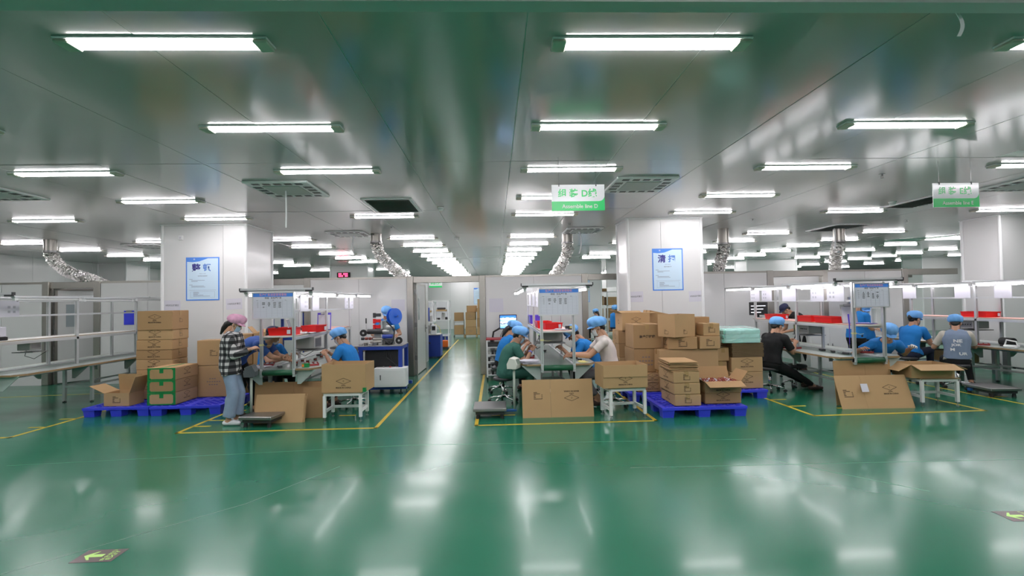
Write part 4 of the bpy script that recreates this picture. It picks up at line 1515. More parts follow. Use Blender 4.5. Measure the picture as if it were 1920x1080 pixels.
def whiteboard(x, y, zb, w, h, label, rows):
    t = thing('whiteboard', label, 'whiteboard', (x, y, zb), group='framed production boards')
    MB().bx(-w / 2 + .012, w / 2 - .012, -.012, 0, .012, h - .012).build('panel', mat('board_face', (0.66, 0.67, 0.75), rough=.3, coat=.3), t)
    f = MB()
    f.bx(-w / 2, w / 2, -.02, 0.004, 0, .016).bx(-w / 2, w / 2, -.02, .004, h - .012, h).bx(-w / 2, -w / 2 + .014, -.02, .004, .016, h - .012).bx(w / 2 - .014, w / 2, -.02, .004, .016, h - .012)
    f.build('frame', ALU, t)
    MB().bx(-w / 2 + .014, w / 2 - .014, -.0135, -.012, h - .065, h - .014).build('title_band', BLUEPRT, t)
    MB().text('生产任务进度管理看板', FRONT(0, -.0145, h - .035), width=w * .66, bold=.01).build('title_lettering', mat('pink_ink', (0.75, 0.35, 0.42), rough=.5), t)
    g = MB()
    for k in range(12):
        z = .03 + k * (h * .62) / 11
        g.bx(-w * .44, w * .44, -.0128, -.012, z - .0008, z + .0008)
    for q in (-.44, -.3, -.16, -.03, .1, .22, .33, .44):
        g.bx(w * q - .0008, w * q + .0008, -.0128, -.012, .03, .03 + h * .62)
    g.build('printed_grid', mat('grid_ink', (0.3, 0.31, 0.38), rough=.6), t)
    r = random.Random(rows)
    hw = MB()
    hw.text('班组   拉生产任务', FRONT(0, -.0132, h * .79), width=w * .4, bold=.01)
    for k in range(rows):
        z = .03 + (9.5 - k) * (h * .62) / 11
        for q in (-.23, -.1, .035, .16):
            if r.random() < .85:
                hw.text(r.choice(['2000', '1560', 'P20', '350', '1200', '85']), FRONT(w * q, -.0132, z), height=h * .042, bold=.02)
        hw.text(r.choice(['8:00', '9:00', '10:00']), FRONT(-w * .37, -.0132, z), height=h * .022)
    for q in (-.38, .0, .3):
        hw.text(r.choice(['组别', '日期', '班长']), FRONT(w * q, -.0132, h * .70), height=h * .03)
    hw.build('handwriting', INKB, t)['kind'] = 'stuff'


whiteboard(0.942, 7.318, 1.425, 0.60, 0.40, 'whiteboard with blue title band on the line D bench', 4)
whiteboard(-3.235, 7.468, 1.45, 0.60, 0.39, 'whiteboard with blue title band beside the checked shirt woman', 4)
whiteboard(5.68, 7.368, 1.455, 0.55, 0.37, 'whiteboard with blue title band on the line E bench', 5)


# ---- red bins and other things on the shelves
def red_bin(x, y, z, w, d, h, rz, label):
    t = thing('red_bin', label, 'bin', (x, y, z), rz, 'red plastic bins')
    b = MB()
    k = .012
    n = []
    for zz, e in ((0, -k), (h, 0), (h, -.008), (.006, -k - .006)):
        n.append([(sx * (w / 2 + e), sy * (d / 2 + e), zz) for sx, sy in ((-1, -1), (1, -1), (1, 1), (-1, 1))])
    b.rings(n)
    b.build('tray', RED, t)
    r = MB()
    for s in (-1, 1):
        r.bx(-w / 2 - .006, w / 2 + .006, s * d / 2 - .006, s * d / 2 + .006, h - .008, h).bx(s * w / 2 - .006, s * w / 2 + .006, -d / 2 + .006, d / 2 - .006, h - .008, h)
    r.build('rim', RED, t)
    MB().bx(w * .25, w * .38, -d / 2 - .014, -d / 2 - .004, h * .2, h * .75).build('paper_tag', PAPER, t)
    return t


ZS = 1.2
red_bin(-3.18, 7.72, ZS, .38, .28, .11, 0, 'red plastic bin between the posts below the left whiteboard')
red_bin(-3.0, 8.45, ZS, .34, .26, .11, R(80), 'red plastic bin behind the propped laptop')
red_bin(0.80, 8.3, ZS, .24, .34, .11, R(3), 'red plastic bin farther back on the line D shelf')
red_bin(0.88, 7.86, ZS, .3, .22, .1, R(20), 'red plastic bin nearer on the line D shelf')
red_bin(5.55, 9.7, ZS, .26, .4, .1, R(0), 'red plastic bin on the line E shelf near the capped man')
red_bin(5.55, 8.62, ZS, .28, .42, .1, 0, 'middle red plastic bin on the line E shelf')
red_bin(5.55, 8.1, ZS, .3, .42, .1, R(2), 'red plastic bin on the line E shelf nearest the clipboard')
red_bin(9.0, 9.0, ZS, .28, .5, .1, 0, 'red plastic bin on the shelf at the right edge')


def control_box(x, y, zt, w, d, h, label, tray=True):
    """grey instrument hung under the shelf"""
    t = thing('control_box', label, 'instrument', (x, y, zt), group='grey instruments under the shelves')
    MB().bevbox(-w / 2, w / 2, -d / 2, d / 2, -h, 0, .008).build('case', GREYP, t)
    MB().bx(-w / 2 - .003, -w / 2, -d / 2 + .03, d / 2 - .03, -h + .03, -.03).bx(w / 2, w / 2 + .003, -d / 2 + .03, d / 2 - .03, -h + .03, -.03).build('face_plate', STEEL_D, t)
    g = MB()
    for k in range(4):
        g.cyl((-w / 2 - .012, -d / 2 + .06 + k * .05, -h * .5), (-w / 2, -d / 2 + .06 + k * .05, -h * .5), .009, n=8)
    g.build('knob', BLACK, t)
    if tray:
        MB().bx(-w / 2 - .06, w / 2 + .06, -d / 2 - .02, d / 2 + .05, -h - .035, -h - .02).build('tray', STEEL_D, t)
        for s in (-1, 1):
            MB().bx(s * (w / 2 + .05) - .008, s * (w / 2 + .05) + .008, d / 2, d / 2 + .016, -h - .03, 0).build('hanger', STEEL_D, t)
    MB().tube([(-w / 2, d / 2 - .02, -h * .7), (-w / 2 - .06, d / 2, -h - .1), (-w / 2 - .02, d / 2 + .12, -h - .16), (0, d / 2 + .2, -h - .05)], .005, 6).build('cable', BLACK, t)
    MB().bx(-w / 2 - .004, -w / 2 - .003, d / 2 - .06, d / 2 - .04, -.08, -.06).build('lamp', GLED, t)
    return t


control_box(-3.05, 8.35, 1.133, .3, .32, .19, 'grey instrument under the shelf before the right hand blue worker')
control_box(0.93, 8.5, 1.133, .36, .3, .17, 'grey instrument under the line D shelf')
control_box(5.75, 9.0, 1.133, .24, .34, .17, 'grey instrument with green lamp under the line E shelf')
control_box(9.02, 9.2, 1.133, .3, .4, .15, 'grey instrument under the shelf at the right edge')
control_box(-7.35, 8.2, 1.133, .2, .2, .12, 'small grey instrument under the empty bench shelf')


def sheet(x, y, zt, L, label, colr=None, lines=True):
    """instruction page in a clear sleeve, hanging on the side rail (runs along Y)"""
    t = thing('instruction_sheet', label, 'paper', (x, y, zt), group='instruction pages on the rails')
    MB().bx(-.003, .003, -L / 2, L / 2, -.235, 0).build('page', colr or PAPER, t)
    q = MB()
    r = random.Random(int(abs(y * 100)))
    for k in range(2):
        for j in range(2):
            q.bx(-.0036, .0036, L * .1 + j * L * .2 - L * .05, L * .1 + j * L * .2 + L * .05, -.11 - k * .07, -.075 - k * .07)
    if lines and r.random() < .6:
        q.build('printed_figure', mat('figure_ink', (0.36, 0.37, 0.42), rough=.6), t)
    MB().bx(-.006, .006, -L / 2 + .02, -L / 2 + .04, -.012, .012).bx(-.006, .006, L / 2 - .04, L / 2 - .02, -.012, .012).build('clip', STEEL_D, t)
    return t


for cx, nm, items in ((-3.19, 'left bench', ((1, 7.85, .34, 'nearest the whiteboard'), (1, 8.35, .3, 'above the laptop'), (-1, 8.1, .34, 'on the far rail'), (1, 10.4, .26, 'at its far end'), (1, 10.05, .22, 'second from its far end'))),
                      (0.92, 'line D bench', ((-1, 7.8, .4, 'nearest the whiteboard'), (-1, 8.5, .5, 'in the middle'), (-1, 9.3, .4, 'farthest back'))),
                      (5.65, 'line E bench', ((-1, 7.75, .4, 'nearest the whiteboard'), (-1, 8.2, .34, 'above the nearest bin'), (-1, 9.0, .42, 'before the capped man'), (-1, 9.75, .36, 'above the far bin'), (-1, 10.2, .36, 'at its far end'))),
                      (9.03, 'right edge bench', ((-1, 8.35, .3, 'nearest the camera'), (-1, 9.1, .32, 'above the red bin'), (-1, 10.3, .34, 'near its far end'))),
                      (-7.40, 'empty bench', ((1, 7.6, .4, 'at the picture edge'),))):
    for s, y, L, d in items:
        sheet(cx + s * .257, y, 1.785, L, 'pale instruction page hung on the %s rail, %s' % (nm, d))


def clipboard(x, y, z, rz, lean, label, col, paper=True):
    t = thing('clipboard', label, 'clipboard', (x, y, z), 0, 'clipboards')
    t.rotation_euler = (R(-lean), 0, rz)
    MB().bevbox(-.115, .115, 0, .006, 0, .31, .003).build('board', col, t)
    if paper:
        MB().bx(-.1, .1, -.003, 0, .01, .27).build('paper', PAPER, t)
    MB().bevbox(-.06, .06, -.014, 0, .275, .315, .004).build('clip', STEEL_D, t)


clipboard(-3.02, 9.0, ZS, R(12), 12, 'purple clipboard with paper standing on the left bench shelf', PURPLE)
clipboard(5.60, 7.72, ZS, R(-10), 14, 'grey clipboard with paper beside the line E whiteboard', GREYP)
clipboard(-8.0, 11.28, 1.28, 0, 0, 'blue clipboard hung on the partition behind the empty bench', BLUEP, False)

t = thing('laptop', 'open white laptop standing askew on the left bench shelf', 'laptop', (-3.08, 8.02, ZS), R(105), 'laptops')
MB().bevbox(-.16, .16, -.11, .11, 0, .018, .004).build('keyboard_base', WHITE, t)
lid = MB().bevbox(-.16, .16, -.006, .006, 0, .23, .004).build('screen_lid', WHITE, t, loc=(0, .112, .016), rot=(R(-16), 0, 0))
MB().bx(-.14, .14, -.008, -.006, .02, .21).build('screen', mat('dark_screen', (0.1, 0.12, 0.2), rough=.15), lid)


def paper_pile(x, y, z, n, label, col=PAPER, sz=(.22, .3), grp='loose papers'):
    t = thing('paper_pile', label, 'papers', (x, y, z), 0, grp)
    r = random.Random(int(x * 50 + y * 10))
    for k in range(n):
        MB().box((0, 0, 0), (sz[0], sz[1], .0025)).build('sheet', col, t, loc=(r.uniform(-.03, .03), r.uniform(-.03, .03), .004 + k * .0045), rot=(r.uniform(-.012, .012), r.uniform(-.012, .012), r.uniform(-.6, .6)))


ZT = .716
paper_pile(.51, 7.55, ZT, 9, 'loose heap of white papers on the front left of line D')
paper_pile(1.30, 7.5, ZT, 3, 'yellow notes on the front right of line D', NOTE, (.1, .14))
paper_pile(-3.55, 7.68, ZT, 4, 'white papers on the front left of the left bench')
paper_pile(1.0, 7.6, ZS, 3, 'flat white papers on the line D shelf', PAPER, (.2, .22))
paper_pile(5.70, 7.62, ZS, 3, 'blue folder of papers under the line E whiteboard', mat('folder_blue', (.12, .12, .6), rough=.4), (.2, .3))
paper_pile(-2.95, 8.12, ZS, 2, 'crumpled white paper beside the laptop', PAPER, (.1, .16))


def small_part(x, y, z, kind, label, rz=0.0):
    if kind == 'coil':
        t = thing('wound_coil', label, 'coil', (x, y, z), rz, 'wound coils on the benches')
        MB().lathe([(.012, .0), (.03, .0), (.03, .004), (.018, .006), (.018, .026), (.03, .028), (.03, .032), (.012, .032)], 12).build('bobbin', DARKP, t)
        MB().lathe([(.018, .006), (.027, .006), (.027, .026), (.018, .026)], 12).build('winding', COPPER, t)
        MB().tube([(.02, 0, .03), (.04, .01, .05), (.06, .015, .03)], .002, 5).build('lead', RED, t)
    elif kind == 'device':
        t = thing('black_adapter', label, 'device', (x, y, z), rz, 'black adapters on the benches')
        MB().bevbox(-.03, .03, -.06, .06, 0, .03, .006).build('case', DARKP, t)
        MB().bx(-.02, .02, -.03, .03, .03, .031).build('rating_plate', GREYP, t)
        MB().tube([(0, .06, .015), (.01, .1, .006), (.05, .13, .006), (.03, .18, .006)], .004, 6).build('lead', BLACK, t)
    elif kind == 'tray':
        t = thing('parts_tray', label, 'tray', (x, y, z), rz, 'parts trays on the benches')
        b = MB().bx(-.1, .1, -.14, .14, 0, .004)
        for s in (-1, 1):
            b.bx(s * .1 - .002, s * .1 + .002, -.14, .14, .004, .03).bx(-.098, .098, s * .14 - .002, s * .14 + .002, .004, .03)
        b.build('tray_body', mat('tray_red', (.3, .03, .03), rough=.5), t)
        q = MB()
        for i in range(3):
            for j in range(4):
                q.bevbox(-.08 + i * .06, -.04 + i * .06, -.12 + j * .065, -.075 + j * .065, .004, .03, .005)
        q.build('parts', STEEL_D, t)['kind'] = 'stuff'
    return t


def parts_for(cx, pre, items):
    names = {}
    for k, (dx, y, kind, d) in enumerate(items):
        small_part(cx + dx, y, .697 if abs(dx) < .22 else ZT, kind, '%s %s %s' % ({'coil': 'small copper wound coil', 'device': 'small black adapter', 'tray': 'shallow red parts tray'}[kind], d, pre), RND.uniform(-1, 1))


parts_for(-3.19, 'on the left bench', [(-.1, 7.8, 'device', 'at the very front'), (.05, 8.0, 'device', 'second from the front'), (.34, 7.9, 'tray', 'at the front right'), (-.05, 8.3, 'coil', 'near the blue worker\'s hands'), (.08, 8.45, 'coil', 'beside the grey instrument'), (-.06, 8.6, 'coil', 'in the middle'), (.1, 8.75, 'coil', 'farther back'), (-.38, 8.0, 'tray', 'on the left side'), (.05, 9.2, 'coil', 'toward the winding machine'), (-.1, 9.5, 'device', 'toward the far end')])
parts_for(.92, 'on line D', [(-.38, 8.25, 'tray', 'before the worker in green'), (.38, 7.75, 'device', 'before the man in white'), (.33, 8.0, 'device', 'between the two right hand workers'), (.36, 8.4, 'device', 'before the leaning worker'), (-.36, 9.1, 'coil', 'before the long haired worker'), (0, 9.4, 'device', 'far back')])
parts_for(5.65, 'on line E', [(-.38, 8.8, 'tray', 'before the worker in black'), (.0, 7.9, 'device', 'nearest the roller'), (-.02, 8.2, 'device', 'second from the roller'), (.0, 8.5, 'device', 'third from the roller'), (.36, 7.95, 'tray', 'before the leaning worker')])
parts_for(9.03, 'on the right edge bench', [(-.38, 8.7, 'tray', 'before the vest wearer'), (-.3, 8.25, 'device', 'nearest the camera'), (-.36, 9.2, 'tray', 'before the masked woman')])

t = thing('ink_box', 'small black and yellow box on the line D shelf', 'box', (1.12, 7.62, ZS), R(10))
MB().bevbox(-.045, .045, -.03, .03, 0, .06, .004).build('case', DARKP, t)
MB().bx(.01, .046, -.031, .031, .02, .055).build('yellow_label', NOTE, t)
t = thing('small_carton', 'small green and orange box at the front right of the left bench', 'box', (-2.83, 7.62, ZT), R(8))
MB().bevbox(-.05, .05, -.03, .03, 0, .06, .003).build('case', GTAPE, t)
MB().bx(-.051, -.02, -.031, .031, .01, .05).build('orange_end', mat('orange_print', (.7, .2, .03), rough=.5), t)
t = thing('storage_tub', 'dark blue tub on the bench behind the long haired worker', 'tub', (.81, 9.95, ZS), R(0))
MB().bevbox(-.12, .12, -.2, .2, 0, .16, .01).build('tub', PURPLE, t)
MB().bx(-.13, .13, -.21, .21, .145, .165).build('rim', PURPLE, t)
t = thing('tweezers_rod', 'purple stick leaning beside the line E whiteboard post', 'rod', (5.36, 7.42, .9))
MB().tube([(0, 0, 0), (.005, 0, .3), (.0, .01, .46)], .008, 8, radii=[.003, .009, .012]).build('stick', PURPLE, t)
MB().cyl((0, 0, -.2), (0, 0, 0), .0015, n=5).build('cord', WHITE, t)
for x, y, lb in ((.685, 7.327, 'yellow tie round the left post of line D'), (-3.425, 7.478, 'yellow tie round the left post of the left bench'), (5.415, 7.378, 'yellow tie round the left post of line E')):
    t = thing('cable_tie', lb, 'tie', (x, y, 1.06), 0, 'yellow ties on posts')
    b = MB()
    for k in range(3):
        b.bx(-.026, .026, -.004, .046, k * .008, k * .008 + .005)
    b.build('band', NOTE, t)
    MB().tube([(.02, 0, .01), (.08, -.005, -.005), (.14, 0, .005)], .002, 5).build('tail', NOTE, t)


# ---- stools
def stool(x, y, h, label, rz=0.0):
    t = thing('work_stool', label, 'stool', (x, y, 0), rz, 'swivel stools')
    MB().lathe([(.02, h - .055), (.15, h - .055), (.165, h - .04), (.165, h - .015), (.15, h), (.02, h + .004)], 20).build('seat', DARKP, t, smooth=True)
    MB().cyl((0, 0, .09), (0, 0, h - .05), .018, n=10).build('column', CHROME, t, smooth=True)
    MB().cyl((0, 0, .08), (0, 0, .3), .028, n=10).build('sleeve', CHROME, t, smooth=True)
    ring = [(math.cos(a) * .13, math.sin(a) * .13, .2) for a in [2 * math.pi * k / 16 for k in range(17)]]
    for k in range(5):
        a = 2 * math.pi * k / 5
        c, s_ = math.cos(a), math.sin(a)
        MB().tube([(c * .02, s_ * .02, .105), (c * .15, s_ * .15, .09), (c * .235, s_ * .235, .07)], .014, 8, radii=[.02, .016, .012]).build('base_arm', CHROME, t, smooth=True)
        w = MB().cyl((c * .235 - s_ * .018, s_ * .235 + c * .018, .027), (c * .235 + s_ * .018, s_ * .235 - c * .018, .027), .027, n=12).build('caster', BLACK, t)
        MB().cyl((c * .235, s_ * .235, .05), (c * .235, s_ * .235, .08), .01, n=8).build('caster_stem', STEEL_D, w)
    return t


stool(-3.9, 8.6, .44, 'swivel stool under the blue worker between the left bench posts', .2)
stool(-2.3, 8.28, .44, 'swivel stool behind the small white table', .7)
stool(.12, 8.2, .42, 'swivel stool under the worker in green', .4)
stool(.09, 9.15, .47, 'swivel stool under the long haired worker', .1)
stool(1.82, 7.74, .48, 'swivel stool under the man in white', .3)
stool(1.76, 8.6, .46, 'swivel stool under the leaning worker of line D', .9)
stool(4.78, 8.62, .42, 'swivel stool under the worker in black', .5)
stool(5.5, 9.0, .40, 'empty swivel stool under line E by the outstretched feet', .1)
stool(6.32, 8.16, .46, 'swivel stool under the worker with spread arms', .2)
stool(7.70, 9.13, .48, 'swivel stool under the masked woman', .8)
stool(8.04, 8.48, .42, 'swivel stool under the vest wearer', .6)
stool(4.06, 19.6, .44, 'distant stool under the ponytailed woman', .6)
stool(4.50, 18.9, .5, 'distant stool under the turning worker', .2)

t = thing('white_tray', 'white tray on a black base on the empty bench shelf', 'tray', (-7.42, 7.66, ZS))
MB().bevbox(-.14, .14, -.12, .12, 0, .05, .006).build('base', BLACK, t)
MB().bevbox(-.13, .13, -.11, .11, .05, .2, .01).build('tray_body', PAPER, t)
# ------------------------------------------------------------------ cartons, pallets, cardboard


def mark_mesh(kind):
    """flat print in local xy (x right, y up), about 1 unit = 1 m; centred"""
    q = MB()
    I = Matrix.Identity(4)
    if kind == 'diamond':
        a, b, e = .105, .042, .006
        P = [(-a, 0), (0, b), (a, 0), (0, -b)]
        for (x0, y0), (x1, y1) in zip(P, P[1:] + P[:1]):
            q.add([(x0, .06 + y0 - e / 2, 0), (x1, .06 + y1 - e / 2, 0), (x1, .06 + y1 + e / 2, 0), (x0, .06 + y0 + e / 2, 0)], [(0, 1, 2, 3)])
        q.text('C', T(0, .06, 0), height=.022, bold=.02)
        q.text('CNO.', T(0, .0, 0), height=.02, bold=.03)
        q.text('MADE IN CHINA', T(0, -.032, 0), height=.022, bold=.03)
    elif kind == 'spec':
        for k, (l0, l1) in enumerate(((-.06, -.01), (-.06, .03), (-.06, -.03), (-.06, -.035), (-.06, -.03), (-.06, .06))):
            y = .045 - k * .018
            q.add([(l0, y - .004, 0), (l1, y - .004, 0), (l1, y + .004, 0), (l0, y + .004, 0)], [(0, 1, 2, 3)])
        for k in range(4):
            y = .012 - k * .018
            q.add([(.05, y - .004, 0), (.065, y - .004, 0), (.065, y + .004, 0), (.05, y + .004, 0)], [(0, 1, 2, 3)])
    elif kind == 'name':
        q.text('豪步周转箱', I, width=.26, bold=.03)
    elif kind == 'lines':
        for k, (l, n) in enumerate(((.11, 0), (.17, 1), (.12, 2))):
            for j in range(int(l / .028)):
                x = -l + j * .056
                q.add([(x, .05 - k * .07, 0), (x + .036, .05 - k * .07, 0), (x + .036, .075 - k * .07, 0), (x, .075 - k * .07, 0)], [(0, 1, 2, 3)])
    me = bpy.data.meshes.new('printed_mark')
    me.from_pydata(q.v, [], q.f)
    me.materials.append(INK if kind != 'lines' else mat('faded_ink', (.22, .17, .15), rough=.8))
    me.update()
    return me


MARKS = {}


def put_mark(t, kind, face, w, d, h, scale=1.0, du=0.0, dv=0.0):
    if kind not in MARKS:
        MARKS[kind] = mark_mesh(kind)
    e = .0018
    o = link('printed_mark', MARKS[kind], t)
    if face == 'front':
        o.location = (du, -d / 2 - e, h / 2 + dv); o.rotation_euler = (R(90), 0, 0)
    elif face == 'left':
        o.location = (-w / 2 - e, -du, h / 2 + dv); o.rotation_euler = (R(90), 0, R(-90))
    elif face == 'right':
        o.location = (w / 2 + e, du, h / 2 + dv); o.rotation_euler = (R(90), 0, R(90))
    o.scale = (scale, scale, scale)
    return o


NC = [0]


def carton(label, x, y, z, w, d, h, rz=0.0, front=None, left=None, right=None, shade=None, tape=True, group='closed cartons', tape_mat=None, fs=1.0, ls=1.0):
    """closed carton; (x, y) is the middle of its footprint"""
    NC[0] += 1
    t = thing('carton', label, 'carton', (x, y, z), R(rz), group)
    m = CARD[NC[0] % 3] if shade is None else shade
    e = .007
    b = MB().bevbox(-w / 2, w / 2, -d / 2, d / 2, 0.001, h - .004, e)
    # slightly bowed sides
    b.build('body', m, t)
    # two closed top flaps meeting in a seam along the longer side
    for s in (-1, 1):
        if w >= d:
            MB().bx(-w / 2 + .003, w / 2 - .003, min(s * .0015, s * (d / 2 - .003)), max(s * .0015, s * (d / 2 - .003)), h - .005, h).build('top_flap', m, t)
        else:
            MB().bx(min(s * .0015, s * (w / 2 - .003)), max(s * .0015, s * (w / 2 - .003)), -d / 2 + .003, d / 2 - .003, h - .005, h).build('top_flap', m, t)
    if tape:
        q = MB()
        if w >= d:
            q.bx(-w / 2 - .0015, w / 2 + .0015, -.03, .03, h - .001, h + .001)
            for s in (-1, 1):
                q.bx(s * (w / 2 + .0008) - .0008, s * (w / 2 + .0008) + .0008, -.03, .03, h - .08, h)
        else:
            q.bx(-.03, .03, -d / 2 - .0015, d / 2 + .0015, h - .001, h + .001)
            for s in (-1, 1):
                q.bx(-.03, .03, s * (d / 2 + .0008) - .0008, s * (d / 2 + .0008) + .0008, h - .08, h)
        q.build('tape', tape_mat or TAPE, t)
    if front:
        put_mark(t, front, 'front', w, d, h, fs * min(1, h / .17, w / .3))
    if left:
        put_mark(t, left, 'left', w, d, h, ls * min(1, h / .17, d / .3))
    if right:
        put_mark(t, right, 'right', w, d, h, ls * min(1, h / .17, d / .3))
    return t


def open_carton(label, x, y, z, w, d, h, rz=0.0, flaps=(), front=None, left=None, right=None, shade=None, flap_len=None, group='open cartons', fs=1.0, dv=0.0):
    """flaps: dict side -> degrees from upright (90 = flat outwards, 180 = hanging down)"""
    NC[0] += 1
    t = thing('open_carton', label, 'carton', (x, y, z), R(rz), group)
    m = CARD[NC[0] % 3] if shade is None else shade
    k = .006
    b = MB()
    b.bx(-w / 2, w / 2, -d / 2, d / 2, .001, .008)
    for s in (-1, 1):
        b.bx(-w / 2, w / 2, s * d / 2 - (k if s > 0 else 0), s * d / 2 + (k if s < 0 else 0), .008, h)
        b.bx(s * w / 2 - (k if s > 0 else 0), s * w / 2 + (k if s < 0 else 0), -d / 2 + k, d / 2 - k, .008, h)
    b.build('body', m, t)
    MB().bx(-w / 2 + k, w / 2 - k, -d / 2 + k, d / 2 - k, .008, .012).build('lining', CARD_IN, t)
    for side, ang in dict(flaps).items():
        fl = flap_len or min(w, d) / 2
        L = w if side in ('front', 'back') else d
        f = MB().prism([(-L / 2, 0), (L / 2, 0), (L / 2 - .006, fl), (-L / 2 + .006, fl)], k, Matrix.Identity(4))
        o = f.build('flap', m, t)
        a = R(90 + ang)
        if side == 'front':
            o.matrix_local = T(0, -d / 2, h) @ Matrix.Rotation(a, 4, 'X')
        elif side == 'back':
            o.matrix_local = T(0, d / 2, h, rz=R(180)) @ Matrix.Rotation(a, 4, 'X')
        elif side == 'left':
            o.matrix_local = T(-w / 2, 0, h, rz=R(-90)) @ Matrix.Rotation(a, 4, 'X')
        else:
            o.matrix_local = T(w / 2, 0, h, rz=R(90)) @ Matrix.Rotation(a, 4, 'X')
    for face, kd in (('front', front), ('left', left), ('right', right)):
        if kd:
            put_mark(t, kd, face, w, d, h, fs * min(1, h / .17, (w if face == 'front' else d) / .3), 0, dv)
    return t


def pallet(x0, y0, w, d, label, rz=0.0):
    t = thing('plastic_pallet', label, 'pallet', (x0 + w / 2, y0 + d / 2, 0), R(rz), 'blue plastic pallets')
    b = MB()
    a, c = w / 2, d / 2
    z0, z1 = .105, .14
    b.bx(-a, a, -c, -c + .06, z0, z1).bx(-a, a, c - .06, c, z0, z1).bx(-a, -a + .06, -c + .06, c - .06, z0, z1).bx(a - .06, a, -c + .06, c - .06, z0, z1)
    b.bx(-.05, .05, -c + .06, c - .06, z0, z1 - .001).bx(-a + .06, a - .06, -.05, .05, z0, z1 - .002)
    b.build('deck_frame', BLUEP, t)
    g = MB()
    n = 7
    for qx in (0, 1):
        for qy in (0, 1):
            X0, X1 = (-a + .06, -.05) if qx == 0 else (.05, a - .06)
            Y0_, Y1 = (-c + .06, -.05) if qy == 0 else (.05, c - .06)
            for k in range(1, n):
                f = k / n
                for (p, q_) in (((X0, Y0_ + (Y1 - Y0_) * f), (X0 + (X1 - X0) * (1 - f), Y1)), ((X0 + (X1 - X0) * f, Y0_), (X1, Y0_ + (Y1 - Y0_) * (1 - f))),
                                ((X0, Y1 - (Y1 - Y0_) * f), (X0 + (X1 - X0) * (1 - f), Y0_)), ((X0 + (X1 - X0) * f, Y1), (X1, Y1 - (Y1 - Y0_) * (1 - f)))):
                    if k % 2 == 1:
                        g.bar((p[0], p[1], z1 - .012), (q_[0], q_[1], z1 - .012), .022, .02)
    g.build('deck_lattice', BLUEP, t)
    foot = None
    for i in (-1, 0, 1):
        for j in (-1, 0, 1):
            px, py = i * (a - .09), j * (c - .09)
            if foot is None:
                f = MB()
                f.rings([[(sx * .075, sy * .065, 0) for sx, sy in ((-1, -1), (1, -1), (1, 1), (-1, 1))], [(sx * .085, sy * .078, z0) for sx, sy in ((-1, -1), (1, -1), (1, 1), (-1, 1))]])
                o = f.build('foot', BLUEP, t, loc=(px, py, 0)); foot = o.data
            else:
                link('foot', foot, t, (px, py, 0))
    return t


ZD = .141
pallet(-6.27, 7.86, .98, 1.05, 'blue plastic pallet under the low open carton at the left', 0)
pallet(-5.27, 7.84, 1.04, 1.05, 'blue plastic pallet under the green taped cartons', 2)
pallet(2.28, 6.85, 1.19, 1.0, 'blue plastic pallet nearest the camera beside line D')
pallet(2.13, 7.98, 1.16, 1.1, 'blue plastic pallet under the tall cartons before the right column')
pallet(3.38, 8.0, 1.02, 1.1, 'blue plastic pallet under the turquoise foam stack')

# --- left heap
zz = ZD
hs = [.155, .165, .16, .16, .16, .165, .16, .32]
nm = ['bottom', 'second', 'third', 'fourth', 'fifth', 'sixth', 'seventh', 'tall top']
for k, h in enumerate(hs):
    carton('%s carton of the tall stack before the left column' % nm[k], -5.63 + RND.uniform(-.012, .012) + (.012 if k > 4 else 0), 8.72 + RND.uniform(-.01, .01), zz, .58, .43, h, RND.uniform(-1.2, 1.2), front='diamond', right='spec', group='tall stack of cartons by the left column', ls=.7)
    zz += h + .001
open_carton('low open carton at the left end of the pallets', -5.83, 8.12, ZD, .40, .3, .2, -4, {'back': -8, 'right': 20, 'left': 65}, front='spec', shade=CARD[1], flap_len=.26)
zz = ZD
for k in range(3):
    t = carton('%s of three flat cartons edged with green tape' % ('lowest', 'middle', 'topmost')[k], -5.16 + .004 * k, 8.25, zz, .42, .6, .19, 1.5 - k * .7, right='diamond', tape_mat=GTAPE, group='green taped cartons', ls=.8)
    q = MB()
    w, d, h = .42, .6, .19
    for s in (-1, 1):
        for s2 in (-1, 1):
            q.bx(s * (w / 2) - (.05 if s > 0 else -.0), s * w / 2 + (.0 if s > 0 else .05), -d / 2 - .002, -d / 2, .004 if s2 < 0 else h - .035, .035 if s2 < 0 else h)
        q.bx(s * w / 2 - .035 if s > 0 else -w / 2, w / 2 if s > 0 else -w / 2 + .035, -d / 2 - .002, -d / 2, .035, h - .035)
    q.bx(-w / 2 + .05, w / 2 - .05, -d / 2 - .002, -d / 2, .004, .022).bx(-w / 2 + .05, w / 2 - .05, -d / 2 - .002, -d / 2, h - .02, h)
    q.build('edge_tape', GTAPE, t)
    zz += .191
carton('tall carton standing behind the checked shirt woman', -4.70, 8.75, ZD, .56, .34, .52, 0, front='lines', shade=CARD[0], tape=False, fs=.7)
carton('upper carton behind the checked shirt woman', -4.71, 8.75, ZD + .522, .54, .34, .42, 1, front='spec', shade=CARD[0])
carton('small carton on the floor right of the pallets', -4.55, 9.35, 0, .5, .36, .6, 0, shade=CARD[2], tape=False)
carton('carton lying on top behind the woman', -4.60, 9.36, .602, .46, .34, .54, 3, shade=CARD[1])
open_carton('open carton peeping over the bending worker\'s back', -4.12, 9.3, .92, .42, .34, .24, 14, {'left': 40, 'back': 70, 'right': 95}, shade=CARD[0], flap_len=.15)
carton('carton under the open one behind the bending worker', -4.12, 9.3, 0, .44, .38, .46, 10, shade=CARD[2])
carton('second carton under the open one behind the bending worker', -4.12, 9.3, .462, .43, .37, .455, 12, shade=CARD[0])
carton('small carton with a white label left of the tall cartons', -5.2, 9.28, 0, .36, .3, .62, 0, shade=CARD[1])

